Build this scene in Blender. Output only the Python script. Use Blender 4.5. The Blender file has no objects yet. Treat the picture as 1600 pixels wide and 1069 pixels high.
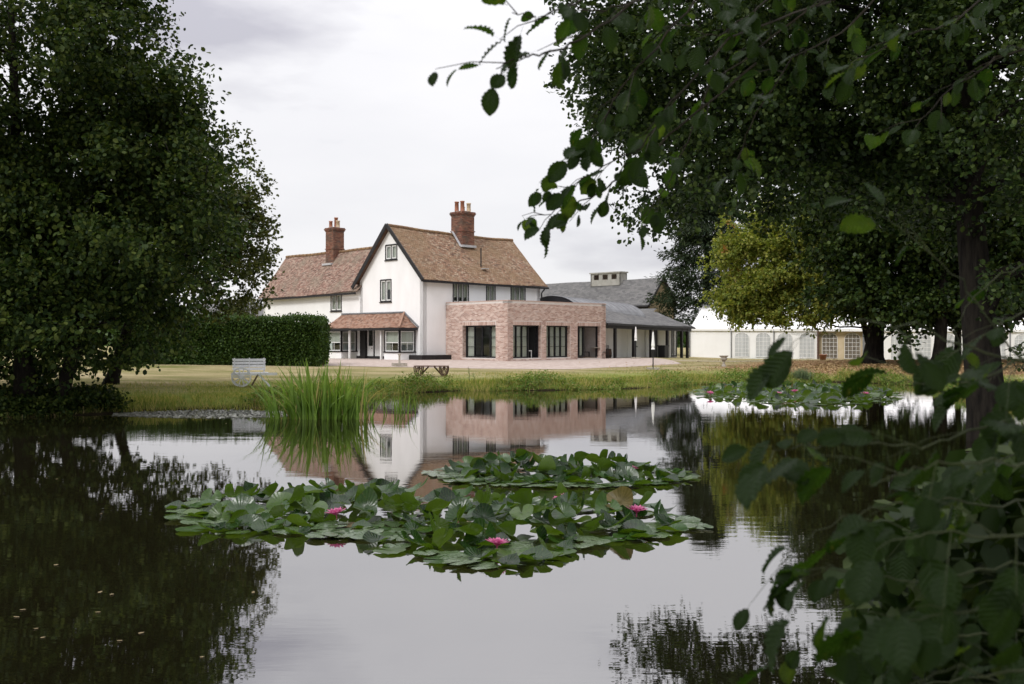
import bpy, math, random
import numpy as np
from mathutils import Vector, Matrix
R = math.radians
random.seed(7)
rng = np.random.default_rng(7)
scene = bpy.context.scene
C = scene.collection

# ------------------------------------------------------------------ camera, sky, sun, exposure
F = 1556.0
CZ = 1.96
cam_d = bpy.data.cameras.new('camera')
cam = bpy.data.objects.new('camera', cam_d)
C.objects.link(cam)
cam_d.lens = 35.0
cam_d.sensor_width = 36.0
cam_d.clip_end = 4000
cam_d.clip_start = 0.05
cam.location = (0, 0, CZ)
cam.rotation_euler = (R(90 - 0.17), 0, 0)
cam_d.dof.use_dof = True
cam_d.dof.focus_distance = 14.0
cam_d.dof.aperture_fstop = 5.6
scene.camera = cam

SUN_EL, SUN_AZ = 44.0, 218.0      # azimuth clockwise from +Y: behind the camera, to its left
w = bpy.data.worlds.new('World')
scene.world = w
w.use_nodes = True
nt = w.node_tree
nt.nodes.clear()
def N(tree, typ, **kw):
    n = tree.nodes.new(typ)
    for k, v in kw.items():
        setattr(n, k, v)
    return n
out = N(nt, 'ShaderNodeOutputWorld')
bg = N(nt, 'ShaderNodeBackground')
sky = N(nt, 'ShaderNodeTexSky', sky_type='NISHITA')
sky.sun_disc = False
sky.sun_elevation = R(SUN_EL)
sky.sun_rotation = R(SUN_AZ)
tc = N(nt, 'ShaderNodeTexCoord')
mp = N(nt, 'ShaderNodeMapping')
mp.inputs['Scale'].default_value = (1.0, 1.0, 3.2)
mp.inputs['Location'].default_value = (0.35, 0.1, 0.62)
n1 = N(nt, 'ShaderNodeTexNoise')
n1.inputs['Scale'].default_value = 2.1
n1.inputs['Detail'].default_value = 7
n1.inputs['Roughness'].default_value = 0.48
cr = N(nt, 'ShaderNodeValToRGB')
cr.color_ramp.elements[0].position = 0.40
cr.color_ramp.elements[0].color = (3.7, 3.62, 4.0, 1)
cr.color_ramp.elements[1].position = 0.60
cr.color_ramp.elements[1].color = (6.35, 6.25, 6.35, 1)
e = cr.color_ramp.elements.new(0.50)
e.color = (6.0, 5.93, 6.08, 1)
sep = N(nt, 'ShaderNodeSeparateXYZ')
gr = N(nt, 'ShaderNodeMapRange')      # an overcast sky is brighter overhead than at its rim
gr.inputs['From Min'].default_value = 0.0
gr.inputs['From Max'].default_value = 1.0
gr.inputs['To Min'].default_value = 0.98
gr.inputs['To Max'].default_value = 3.1
vm = N(nt, 'ShaderNodeVectorMath', operation='SCALE')
mx = N(nt, 'ShaderNodeMixRGB')
mx.inputs['Fac'].default_value = 0.94
L = nt.links.new
L(tc.outputs['Generated'], mp.inputs['Vector'])
L(mp.outputs['Vector'], n1.inputs['Vector'])
L(n1.outputs['Fac'], cr.inputs['Fac'])
L(tc.outputs['Generated'], sep.inputs[0])
pw_ = N(nt, 'ShaderNodeMath', operation='POWER'); pw_.inputs[1].default_value = 2.2; pw_.use_clamp = True
L(sep.outputs['Z'], pw_.inputs[0]); L(pw_.outputs[0], gr.inputs['Value'])
L(cr.outputs['Color'], vm.inputs[0])
L(gr.outputs['Result'], vm.inputs['Scale'])
L(sky.outputs['Color'], mx.inputs['Color1'])
L(vm.outputs['Vector'], mx.inputs['Color2'])
L(mx.outputs['Color'], bg.inputs['Color'])
bg.inputs['Strength'].default_value = 0.1
L(bg.outputs['Background'], out.inputs['Surface'])

sd = bpy.data.lights.new('sun', 'SUN')
sun = bpy.data.objects.new('sun', sd)
C.objects.link(sun)
sd.energy = 1.2
sd.angle = R(14)
sd.color = (1.0, 0.985, 0.965)
az, el = R(SUN_AZ), R(SUN_EL)
dvec = Vector((math.sin(az) * math.cos(el), math.cos(az) * math.cos(el), math.sin(el)))
sun.rotation_euler = dvec.to_track_quat('Z', 'Y').to_euler()
scene.view_settings.view_transform = 'Standard'
scene.view_settings.look = 'None'
scene.view_settings.exposure = 0.6
scene.view_settings.gamma = 1.0
scene.cycles.max_bounces = 8
scene.cycles.transparent_max_bounces = 12

# ------------------------------------------------------------------ helpers
def P(px, py, Y):
    return Vector(((px - 800) / F * Y, Y, CZ - (py - 530) / F * Y))
def WY(py):                     # distance of a point of the water surface seen at row py
    return F * CZ / (py - 530)
def WP(px, py):
    Y = WY(py)
    return ((px - 800) / F * Y, Y)
def tag(o, label=None, cat=None, group=None, kind=None):
    if label: o['label'] = label
    if cat: o['category'] = cat
    if group: o['group'] = group
    if kind: o['kind'] = kind
    return o
def thing(name, label, cat, loc=(0, 0, 0), rz=0.0, group=None):
    o = bpy.data.objects.new(name, None)
    C.objects.link(o)
    o.location = loc
    o.rotation_euler = (0, 0, rz)
    o.empty_display_size = 0.3
    return tag(o, label, cat, group)
def link_mesh(name, me, parent=None):
    o = bpy.data.objects.new(name, me)
    C.objects.link(o)
    if parent is not None:
        o.parent = parent
    return o
def copy_tree(o, parent=None):
    c = o.copy()
    C.objects.link(c)
    if parent is not None:
        c.parent = parent
    for ch in list(o.children):
        copy_tree(ch, c)
    return c

class MB:
    def __init__(s):
        s.v = []; s.f = []; s.m = []
    def poly(s, pts, mi=0):
        b = len(s.v)
        s.v.extend([tuple(p) for p in pts])
        s.f.append(tuple(range(b, b + len(pts)))); s.m.append(mi)
    def hexa(s, c8, mi=0, skip=()):
        b = len(s.v)
        s.v.extend([tuple(p) for p in c8])
        fs = [(0, 3, 2, 1), (4, 5, 6, 7), (0, 1, 5, 4), (1, 2, 6, 5), (2, 3, 7, 6), (3, 0, 4, 7)]
        for i, q in enumerate(fs):
            if i in skip: continue
            s.f.append(tuple(b + k for k in q)); s.m.append(mi)
    def box(s, x0, x1, y0, y1, z0, z1, mi=0):
        s.hexa([(x0, y0, z0), (x1, y0, z0), (x1, y1, z0), (x0, y1, z0),
                (x0, y0, z1), (x1, y0, z1), (x1, y1, z1), (x0, y1, z1)], mi)
    def bar(s, p0, p1, wx, wz, mi=0, up=(0, 0, 1)):
        p0 = Vector(p0); p1 = Vector(p1)
        d = (p1 - p0).normalized()
        u = Vector(up)
        if abs(d.dot(u)) > 0.98: u = Vector((1, 0, 0))
        a = d.cross(u).normalized() * wx / 2
        b = a.cross(d).normalized() * wz / 2
        s.hexa([p0 - a - b, p0 + a - b, p1 + a - b, p1 - a - b, p0 - a + b, p0 + a + b, p1 + a + b, p1 - a + b], mi)
    def tube(s, pts, rad, n=6, mi=0, cap=True):
        pts = [Vector(p) for p in pts]
        if not hasattr(rad, '__len__'): rad = [rad] * len(pts)
        b = len(s.v)
        ref = Vector((0.13, 0.97, 0.2))
        for i, p in enumerate(pts):
            d = (pts[min(i + 1, len(pts) - 1)] - pts[max(i - 1, 0)])
            d = d.normalized() if d.length > 1e-9 else Vector((0, 0, 1))
            r_ = ref if abs(d.dot(ref)) < 0.95 else Vector((1, 0, 0.1))
            a = d.cross(r_).normalized(); c = d.cross(a)
            for k in range(n):
                t = 2 * math.pi * k / n
                s.v.append(tuple(p + (a * math.cos(t) + c * math.sin(t)) * rad[i]))
        for i in range(len(pts) - 1):
            for k in range(n):
                k2 = (k + 1) % n
                s.f.append((b + i * n + k, b + i * n + k2, b + (i + 1) * n + k2, b + (i + 1) * n + k)); s.m.append(mi)
        if cap:
            s.f.append(tuple(b + k for k in range(n))[::-1]); s.m.append(mi)
            e_ = b + (len(pts) - 1) * n
            s.f.append(tuple(e_ + k for k in range(n))); s.m.append(mi)
    def lathe(s, c, prof, n=16, mi=0):
        b = len(s.v)
        for r_, z in prof:
            for k in range(n):
                t = 2 * math.pi * k / n
                s.v.append((c[0] + r_ * math.cos(t), c[1] + r_ * math.sin(t), c[2] + z))
        for i in range(len(prof) - 1):
            for k in range(n):
                k2 = (k + 1) % n
                s.f.append((b + i * n + k, b + i * n + k2, b + (i + 1) * n + k2, b + (i + 1) * n + k)); s.m.append(mi)
    def build(s, name, mats, parent=None, smooth=False):
        me = bpy.data.meshes.new(name)
        me.from_pydata(s.v, [], s.f)
        if not isinstance(mats, (list, tuple)): mats = [mats]
        for m in mats: me.materials.append(m)
        if len(mats) > 1: me.polygons.foreach_set('material_index', s.m)
        if smooth: me.polygons.foreach_set('use_smooth', [True] * len(s.f))
        me.update()
        return link_mesh(name, me, parent)

def np_mesh(name, V, Fa, mat, parent=None, smooth=False):
    me = bpy.data.meshes.new(name)
    V = np.ascontiguousarray(V, dtype=np.float32); Fa = np.ascontiguousarray(Fa, dtype=np.int32)
    k = Fa.shape[1]
    me.vertices.add(len(V)); me.vertices.foreach_set('co', V.ravel())
    me.loops.add(Fa.size); me.loops.foreach_set('vertex_index', Fa.ravel())
    me.polygons.add(len(Fa)); me.polygons.foreach_set('loop_start', np.arange(0, Fa.size, k, dtype=np.int32))
    if smooth: me.polygons.foreach_set('use_smooth', np.ones(len(Fa), dtype=bool))
    me.update(calc_edges=True)
    me.materials.append(mat)
    return link_mesh(name, me, parent)

# ------------------------------------------------------------------ materials
MATS = {}
def base_mat(name):
    m = bpy.data.materials.new(name); m.use_nodes = True
    t = m.node_tree; t.nodes.clear()
    o = t.nodes.new('ShaderNodeOutputMaterial')
    MATS[name] = m
    return m, t, o
def ramp(t, fac, stops):
    c = t.nodes.new('ShaderNodeValToRGB')
    els = c.color_ramp.elements
    while len(els) < len(stops): els.new(0.5)
    for i, (p, col) in enumerate(stops):
        els[i].position = p; els[i].color = (*col, 1)
    t.links.new(fac, c.inputs['Fac'])
    return c.outputs['Color']
def noise(t, scale, detail=4, coord='Object', rough=0.55, vec_scale=None):
    co = t.nodes.new('ShaderNodeTexCoord')
    n = t.nodes.new('ShaderNodeTexNoise')
    n.inputs['Scale'].default_value = scale; n.inputs['Detail'].default_value = detail; n.inputs['Roughness'].default_value = rough
    if vec_scale:
        mp_ = t.nodes.new('ShaderNodeMapping'); mp_.inputs['Scale'].default_value = vec_scale
        t.links.new(co.outputs[coord], mp_.inputs['Vector']); t.links.new(mp_.outputs['Vector'], n.inputs['Vector'])
    else:
        t.links.new(co.outputs[coord], n.inputs['Vector'])
    return n.outputs['Fac']
def bump(t, h, strength=0.3, dist=0.01):
    b = t.nodes.new('ShaderNodeBump'); b.inputs['Strength'].default_value = strength; b.inputs['Distance'].default_value = dist
    t.links.new(h, b.inputs['Height']); return b.outputs['Normal']
def mix(t, fac, a, b, mode='MIX'):
    m = t.nodes.new('ShaderNodeMixRGB'); m.blend_type = mode
    for inp, v in (('Fac', fac), ('Color1', a), ('Color2', b)):
        if hasattr(v, 'is_linked') or hasattr(v, 'links'): t.links.new(v, m.inputs[inp])
        elif isinstance(v, (tuple, list)): m.inputs[inp].default_value = (*v[:3], 1)
        else: m.inputs[inp].default_value = v
    return m.outputs['Color']
def noisy(name, c1, c2, scale=3, rough=0.7, bstr=0.2, bdist=0.01, spec=0.3, bscale=None, c3=None, vec=None, metallic=0):
    m, t, o = base_mat(name)
    p = t.nodes.new('ShaderNodeBsdfPrincipled')
    f = noise(t, scale, 5, vec_scale=vec)
    st = [(0.32, c1), (0.68, c2)] if c3 is None else [(0.3, c1), (0.5, c2), (0.7, c3)]
    t.links.new(ramp(t, f, st), p.inputs['Base Color'])
    p.inputs['Roughness'].default_value = rough; p.inputs['Specular IOR Level'].default_value = spec; p.inputs['Metallic'].default_value = metallic
    if bstr > 0:
        t.links.new(bump(t, noise(t, bscale or scale * 6, 4, vec_scale=vec), bstr, bdist), p.inputs['Normal'])
    t.links.new(p.outputs[0], o.inputs[0])
    return m
def leaf_mat(name, cols, trans=0.25, rough=0.45, spec=0.35, back=None, veins=False, patch=None):
    m, t, o = base_mat(name)
    g = t.nodes.new('ShaderNodeNewGeometry')
    col = ramp(t, g.outputs['Random Per Island'], [(i / max(1, len(cols) - 1), c) for i, c in enumerate(cols)])
    if patch:        # boughs of another colour
        f = noise(t, patch[1], 2)
        f2 = ramp(t, f, [(patch[2], (0, 0, 0)), (patch[2] + 0.06, (1, 1, 1))])
        col = mix(t, f2, col, patch[0])
    if veins:
        f = noise(t, 35, 3)
        col = mix(t, 0.5, col, ramp(t, f, [(0.3, (0.6, 0.6, 0.6)), (0.7, (1.3, 1.3, 1.2))]), 'MULTIPLY')
    if back:
        col = mix(t, g.outputs['Backfacing'], col, back)
    p = t.nodes.new('ShaderNodeBsdfPrincipled')
    t.links.new(col, p.inputs['Base Color'])
    p.inputs['Roughness'].default_value = rough; p.inputs['Specular IOR Level'].default_value = spec
    tr = t.nodes.new('ShaderNodeBsdfTranslucent')
    t.links.new(mix(t, 1.0, col, (1.5, 1.6, 0.7), 'MULTIPLY'), tr.inputs['Color'])
    ms = t.nodes.new('ShaderNodeMixShader'); ms.inputs[0].default_value = trans
    t.links.new(p.outputs[0], ms.inputs[1]); t.links.new(tr.outputs[0], ms.inputs[2]); t.links.new(ms.outputs[0], o.inputs[0])
    return m
def island_mat(name, stops, rough=0.85, weather=None, bscale=40):
    m, t, o = base_mat(name)
    g = t.nodes.new('ShaderNodeNewGeometry')
    col = ramp(t, g.outputs['Random Per Island'], stops)
    if weather:
        f = noise(t, weather[1], 6)
        col = mix(t, ramp(t, f, [(weather[2], (0, 0, 0)), (weather[3], (0.75, 0.75, 0.75))]), col, weather[0])
    col = mix(t, 0.5, col, ramp(t, noise(t, bscale, 3), [(0.3, (0.7, 0.7, 0.7)), (0.7, (1.25, 1.25, 1.25))]), 'MULTIPLY')
    p = t.nodes.new('ShaderNodeBsdfPrincipled')
    t.links.new(col, p.inputs['Base Color']); p.inputs['Roughness'].default_value = rough; p.inputs['Specular IOR Level'].default_value = 0.2
    t.links.new(bump(t, noise(t, bscale, 3), 0.4, 0.005), p.inputs['Normal'])
    t.links.new(p.outputs[0], o.inputs[0])
    return m

M_white = noisy('white_render', (0.80, 0.795, 0.785), (0.87, 0.867, 0.86), 1.1, 0.85, 0.35, 0.012, 0.2, 9, vec=(1, 1, .45))
M_whitewood = noisy('white_painted_wood', (0.68, 0.68, 0.66), (0.8, 0.8, 0.78), 4, 0.5, 0.1)
M_benchwood = noisy('grey_white_painted_wood', (0.72, 0.73, 0.74), (0.83, 0.83, 0.83), 5, 0.6, 0.2)
M_black = noisy('black_painted_wood', (0.012, 0.011, 0.012), (0.025, 0.023, 0.024), 5, 0.5, 0.15)
M_alu = noisy('black_door_frame', (0.010, 0.010, 0.012), (0.018, 0.018, 0.02), 5, 0.35, 0.0)
M_mortar = noisy('mortar', (0.58, 0.53, 0.49), (0.66, 0.61, 0.57), 6, 0.9, 0.3)
M_brick = island_mat('pink_brick', [(0.0, (0.335, 0.206, 0.166)), (0.3, (0.455, 0.302, 0.245)), (0.6, (0.536, 0.382, 0.319)), (0.85, (0.629, 0.499, 0.430)), (1.0, (0.362, 0.243, 0.201))])
M_oldbrick = island_mat('old_red_brick', [(0.0, (0.13, 0.06, 0.045)), (0.4, (0.22, 0.095, 0.065)), (0.75, (0.28, 0.15, 0.10)), (1.0, (0.12, 0.085, 0.07))], weather=((0.09, 0.075, 0.06), 1.6, 0.46, 0.66))
M_darkmortar = noisy('weathered_mortar', (0.17, 0.13, 0.11), (0.26, 0.20, 0.16), 6, 0.9, 0.3)
M_tile = island_mat('clay_roof_tile', [(0.0, (0.113, 0.072, 0.052)), (0.25, (0.207, 0.121, 0.081)), (0.5, (0.275, 0.164, 0.108)), (0.75, (0.268, 0.190, 0.130)), (0.92, (0.361, 0.275, 0.198)), (1.0, (0.161, 0.118, 0.087))],
                    weather=((0.221, 0.147, 0.084), 0.55, 0.38, 0.64), bscale=14)
M_tile2 = island_mat('red_clay_roof_tile', [(0.0, (0.138, 0.083, 0.066)), (0.3, (0.225, 0.134, 0.104)), (0.6, (0.294, 0.186, 0.143)), (0.85, (0.350, 0.261, 0.206)), (1.0, (0.163, 0.117, 0.093))],
                     weather=((0.225, 0.186, 0.139), 0.7, 0.45, 0.7), bscale=14)
M_tile3 = island_mat('orange_clay_tile', [(0.0, (0.196, 0.108, 0.075)), (0.4, (0.304, 0.173, 0.120)), (0.75, (0.363, 0.238, 0.177)), (1.0, (0.245, 0.162, 0.125))], bscale=14)
M_ridge = noisy('ridge_tile', (0.17, 0.10, 0.06), (0.25, 0.16, 0.08), 3, 0.9, 0.3)
M_underlay = noisy('roof_boarding', (0.09, 0.05, 0.035), (0.15, 0.09, 0.06), 3, 0.9, 0.2)
M_slate = island_mat('slate', [(0.0, (0.105, 0.103, 0.103)), (0.5, (0.135, 0.132, 0.13)), (1.0, (0.165, 0.16, 0.155))], rough=0.75, bscale=8)
M_slateplain = noisy('slate_underside', (0.13, 0.13, 0.135), (0.19, 0.19, 0.19), 3, .8, .2)
M_lead = noisy('lead_sheet', (0.13, 0.132, 0.14), (0.22, 0.222, 0.23), 1.2, 0.6, 0.2, metallic=0.0)
M_flash = noisy('lead_flashing', (0.38, 0.38, 0.39), (0.5, 0.5, 0.51), 4, 0.6, 0.1)
M_yellowbrick = noisy('buff_wall', (0.27, 0.21, 0.12), (0.38, 0.31, 0.19), 2.5, 0.9, 0.4)
M_terracotta = noisy('terracotta', (0.30, 0.12, 0.075), (0.38, 0.17, 0.11), 6, 0.8, 0.2)
M_buffpot = noisy('buff_clay', (0.50, 0.38, 0.25), (0.6, 0.48, 0.34), 6, 0.8, 0.2)
M_stone = noisy('weathered_stone', (0.26, 0.23, 0.19), (0.42, 0.38, 0.32), 8, 0.9, 0.4)
M_concrete = noisy('cupola_concrete', (0.27, 0.26, 0.235), (0.36, 0.35, 0.32), 2, 0.9, 0.2)
M_oldwood = noisy('brown_timber', (0.06, 0.035, 0.025), (0.15, 0.09, 0.065), 6, 0.8, 0.4, vec=(1, 8, 8))
M_bark = noisy('alder_bark', (0.006, 0.005, 0.0045), (0.020, 0.017, 0.013), 5, 0.95, 0.9, 0.05, 0.1, 9, vec=(2.2, 2.2, 0.5))
M_twig = noisy('twig_bark', (0.018, 0.014, 0.010), (0.04, 0.032, 0.02), 9, 0.8, 0.3)
M_greentwig = noisy('green_twig', (0.025, 0.035, 0.012), (0.05, 0.06, 0.02), 9, 0.6, 0.1)
M_curtain = noisy('cream_curtain', (0.52, 0.50, 0.44), (0.66, 0.64, 0.57), 14, 0.9, 0.3, 0.03, 0.1, 14, vec=(1, 1, 0.03))
M_floor = noisy('timber_floor', (0.12, 0.08, 0.05), (0.2, 0.14, 0.09), 3, 0.5, 0.0)
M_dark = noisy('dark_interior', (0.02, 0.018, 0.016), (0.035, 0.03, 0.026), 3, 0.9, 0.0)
M_canvas = noisy('white_canvas', (0.80, 0.79, 0.77), (0.86, 0.85, 0.835), 0.6, 0.6, 0.35, 0.03, 0.3, 1.6)
M_beige = noisy('beige_lining', (0.5, 0.40, 0.26), (0.6, 0.5, 0.35), 2, 0.8, 0.1)
M_clearpane = noisy('hazy_window_film', (0.42, 0.43, 0.43), (0.56, 0.57, 0.57), 3, 0.25, 0.2, 0.02, 0.5, vec=(1, 1, 0.1))
M_darkpane = noisy('dark_window_film', (0.10, 0.085, 0.07), (0.20, 0.17, 0.13), 3, 0.2, 0.1, 0.02, 0.5)

# glass: clear with a real reflection
m, t, o = base_mat('window_glass')
fr = t.nodes.new('ShaderNodeFresnel'); fr.inputs[0].default_value = 1.6
gl = t.nodes.new('ShaderNodeBsdfGlossy'); gl.inputs['Roughness'].default_value = 0.02
tp = t.nodes.new('ShaderNodeBsdfTransparent'); tp.inputs[0].default_value = (0.86, 0.89, 0.88, 1)
ms = t.nodes.new('ShaderNodeMixShader')
gg = t.nodes.new('ShaderNodeNewGeometry'); mi_ = t.nodes.new('ShaderNodeMapRange'); mi_.inputs['To Min'].default_value = 1.45; mi_.inputs['To Max'].default_value = 1 / 1.45
t.links.new(gg.outputs['Backfacing'], mi_.inputs['Value']); t.links.new(mi_.outputs[0], fr.inputs['IOR'])
t.links.new(fr.outputs[0], ms.inputs[0]); t.links.new(tp.outputs[0], ms.inputs[1]); t.links.new(gl.outputs[0], ms.inputs[2]); t.links.new(ms.outputs[0], o.inputs[0])
M_glass = m

# water: murky brown below, mirror above, faint ripples
m, t, o = base_mat('pond_water')
co = t.nodes.new('ShaderNodeTexCoord')
def wav(scale, vs, det):
    mp_ = t.nodes.new('ShaderNodeMapping'); mp_.inputs['Scale'].default_value = vs
    n_ = t.nodes.new('ShaderNodeTexNoise'); n_.inputs['Scale'].default_value = scale; n_.inputs['Detail'].default_value = det
    t.links.new(co.outputs['Object'], mp_.inputs['Vector']); t.links.new(mp_.outputs['Vector'], n_.inputs['Vector'])
    return n_.outputs['Fac']
wa = wav(0.9, (0.5, 1.6, 1), 2)
wb = wav(5.0, (0.45, 1.7, 1), 3)
wc = wav(0.12, (1, 1, 1), 2)
amp = ramp(t, wc, [(0.38, (0.25, 0.25, 0.25)), (0.62, (1, 1, 1))])
mm = t.nodes.new('ShaderNodeMath'); mm.operation = 'MULTIPLY'; t.links.new(wb, mm.inputs[0]); t.links.new(amp, mm.inputs[1])
ma = t.nodes.new('ShaderNodeMath'); ma.operation = 'MULTIPLY_ADD'; t.links.new(wa, ma.inputs[0]); ma.inputs[1].default_value = 1.6; t.links.new(mm.outputs[0], ma.inputs[2])
bn = t.nodes.new('ShaderNodeBump'); bn.inputs['Strength'].default_value = 1.0; bn.inputs['Distance'].default_value = 0.0009
t.links.new(ma.outputs[0], bn.inputs['Height'])
df = t.nodes.new('ShaderNodeBsdfDiffuse'); df.inputs[0].default_value = (0.010, 0.009, 0.004, 1)
gl = t.nodes.new('ShaderNodeBsdfGlossy'); gl.inputs['Roughness'].default_value = 0.015; gl.inputs['Color'].default_value = (0.97, 0.96, 0.97, 1)
fr = t.nodes.new('ShaderNodeFresnel'); fr.inputs[0].default_value = 3.8
ms = t.nodes.new('ShaderNodeMixShader')
for nn in (gl, fr): t.links.new(bn.outputs[0], nn.inputs['Normal'])
ad_ = t.nodes.new('ShaderNodeMath'); ad_.operation = 'ADD'; ad_.inputs[1].default_value = 0.11; ad_.use_clamp = True; t.links.new(fr.outputs[0], ad_.inputs[0])
t.links.new(ad_.outputs[0], ms.inputs[0]); t.links.new(df.outputs[0], ms.inputs[1]); t.links.new(gl.outputs[0], ms.inputs[2]); t.links.new(ms.outputs[0], o.inputs[0])
M_water = m

# ground: dry yellow lawn, green near the bank, leaf litter under the right-hand trees, mud below water
m, t, o = base_mat('lawn')
g = t.nodes.new('ShaderNodeNewGeometry'); sp = t.nodes.new('ShaderNodeSeparateXYZ'); t.links.new(g.outputs['Position'], sp.inputs[0])
at = t.nodes.new('ShaderNodeAttribute'); at.attribute_name = 'zone'      # r: distance from water, g: leaf litter
sc_ = t.nodes.new('ShaderNodeSeparateColor'); t.links.new(at.outputs['Color'], sc_.inputs[0])
green = ramp(t, noise(t, 0.7, 6), [(0.3, (0.150, 0.203, 0.045)), (0.55, (0.240, 0.285, 0.072)), (0.75, (0.345, 0.338, 0.112))])
dry = ramp(t, noise(t, 0.35, 7, vec_scale=(0.6, 1.4, 1)), [(0.32, (0.179, 0.185, 0.067)), (0.5, (0.347, 0.297, 0.162)), (0.7, (0.470, 0.392, 0.246))])
litter = ramp(t, noise(t, 3.0, 8, rough=0.8), [(0.35, (0.15, 0.09, 0.05)), (0.5, (0.30, 0.19, 0.11)), (0.65, (0.42, 0.28, 0.17))])
nf = noise(t, 0.5, 5)
ad = t.nodes.new('ShaderNodeMath'); ad.operation = 'MULTIPLY_ADD'; t.links.new(nf, ad.inputs[0]); ad.inputs[1].default_value = 0.7; t.links.new(sc_.outputs[0], ad.inputs[2])
f1 = ramp(t, ad.outputs[0], [(0.58, (0, 0, 0)), (1.0, (1, 1, 1))])
col = mix(t, f1, green, dry)
ad2 = t.nodes.new('ShaderNodeMath'); ad2.operation = 'MULTIPLY_ADD'; t.links.new(nf, ad2.inputs[0]); ad2.inputs[1].default_value = 0.5; t.links.new(sc_.outputs[1], ad2.inputs[2])
f2 = ramp(t, ad2.outputs[0], [(0.55, (0, 0, 0)), (0.8, (1, 1, 1))])
col = mix(t, f2, col, litter)
col = mix(t, 0.6, col, ramp(t, noise(t, 9, 6, rough=0.75), [(0.3, (0.65, 0.65, 0.6)), (0.7, (1.25, 1.25, 1.2))]), 'MULTIPLY')
mr = t.nodes.new('ShaderNodeMapRange'); mr.inputs['From Min'].default_value = 0.03; mr.inputs['From Max'].default_value = 0.12; t.links.new(sp.outputs['Z'], mr.inputs['Value'])
col = mix(t, mr.outputs[0], (0.035, 0.028, 0.018), col)
p = t.nodes.new('ShaderNodeBsdfPrincipled'); t.links.new(col, p.inputs['Base Color']); p.inputs['Roughness'].default_value = 1.0; p.inputs['Specular IOR Level'].default_value = 0.0
t.links.new(bump(t, noise(t, 7, 6, rough=0.85), 1.0, 0.12), p.inputs['Normal']); t.links.new(p.outputs[0], o.inputs[0])
M_lawn = m
M_patio = noisy('pink_paving', (0.32, 0.255, 0.22), (0.46, 0.385, 0.34), 3.2, 0.9, 0.4, 0.01, 0.1, 12)

M_alder = leaf_mat('alder_leaves', [(0.009, 0.020, 0.005), (0.020, 0.037, 0.008), (0.036, 0.056, 0.011), (0.070, 0.088, 0.018)], 0.28, 0.55, 0.13)
M_alderdark = leaf_mat('dark_alder_leaves', [(0.008, 0.018, 0.004), (0.017, 0.034, 0.007), (0.030, 0.052, 0.010), (0.055, 0.080, 0.016)], 0.22, 0.5, 0.18)
M_oak = leaf_mat('yellowing_leaves', [(0.035, 0.048, 0.014), (0.06, 0.072, 0.02), (0.10, 0.10, 0.026)], 0.3, 0.6, 0.2)
M_maple = leaf_mat('field_maple_leaves', [(0.095, 0.129, 0.022), (0.146, 0.185, 0.032), (0.213, 0.230, 0.045), (0.258, 0.246, 0.050)], 0.35, 0.6, 0.2, patch=((0.269, 0.134, 0.050), 0.42, 0.66))
M_conifer = leaf_mat('conifer_needles', [(0.014, 0.026, 0.015), (0.03, 0.045, 0.02), (0.04, 0.055, 0.028)], 0.1, 0.7, 0.1)
M_hedge = leaf_mat('hedge_leaves', [(0.016, 0.038, 0.006), (0.032, 0.064, 0.010), (0.06, 0.10, 0.016)], 0.2, 0.55, 0.2)
M_near = None
M_grassblade = leaf_mat('bank_grass', [(0.10, 0.14, 0.03), (0.17, 0.21, 0.05), (0.24, 0.25, 0.075), (0.36, 0.30, 0.14), (0.42, 0.33, 0.18)], 0.45, 0.6, 0.15)
M_weed = leaf_mat('bank_weeds', [(0.056, 0.112, 0.018), (0.106, 0.175, 0.031), (0.163, 0.225, 0.044), (0.225, 0.163, 0.075)], 0.3, 0.6, 0.2)
M_reed = leaf_mat('reed_blade', [(0.050, 0.106, 0.013), (0.138, 0.213, 0.033)], 0.38, 0.45, 0.3)
M_reeddry = leaf_mat('dry_reed_blade', [(0.22, 0.19, 0.07), (0.3, 0.24, 0.1)], 0.35, 0.6, 0.2)
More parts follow.
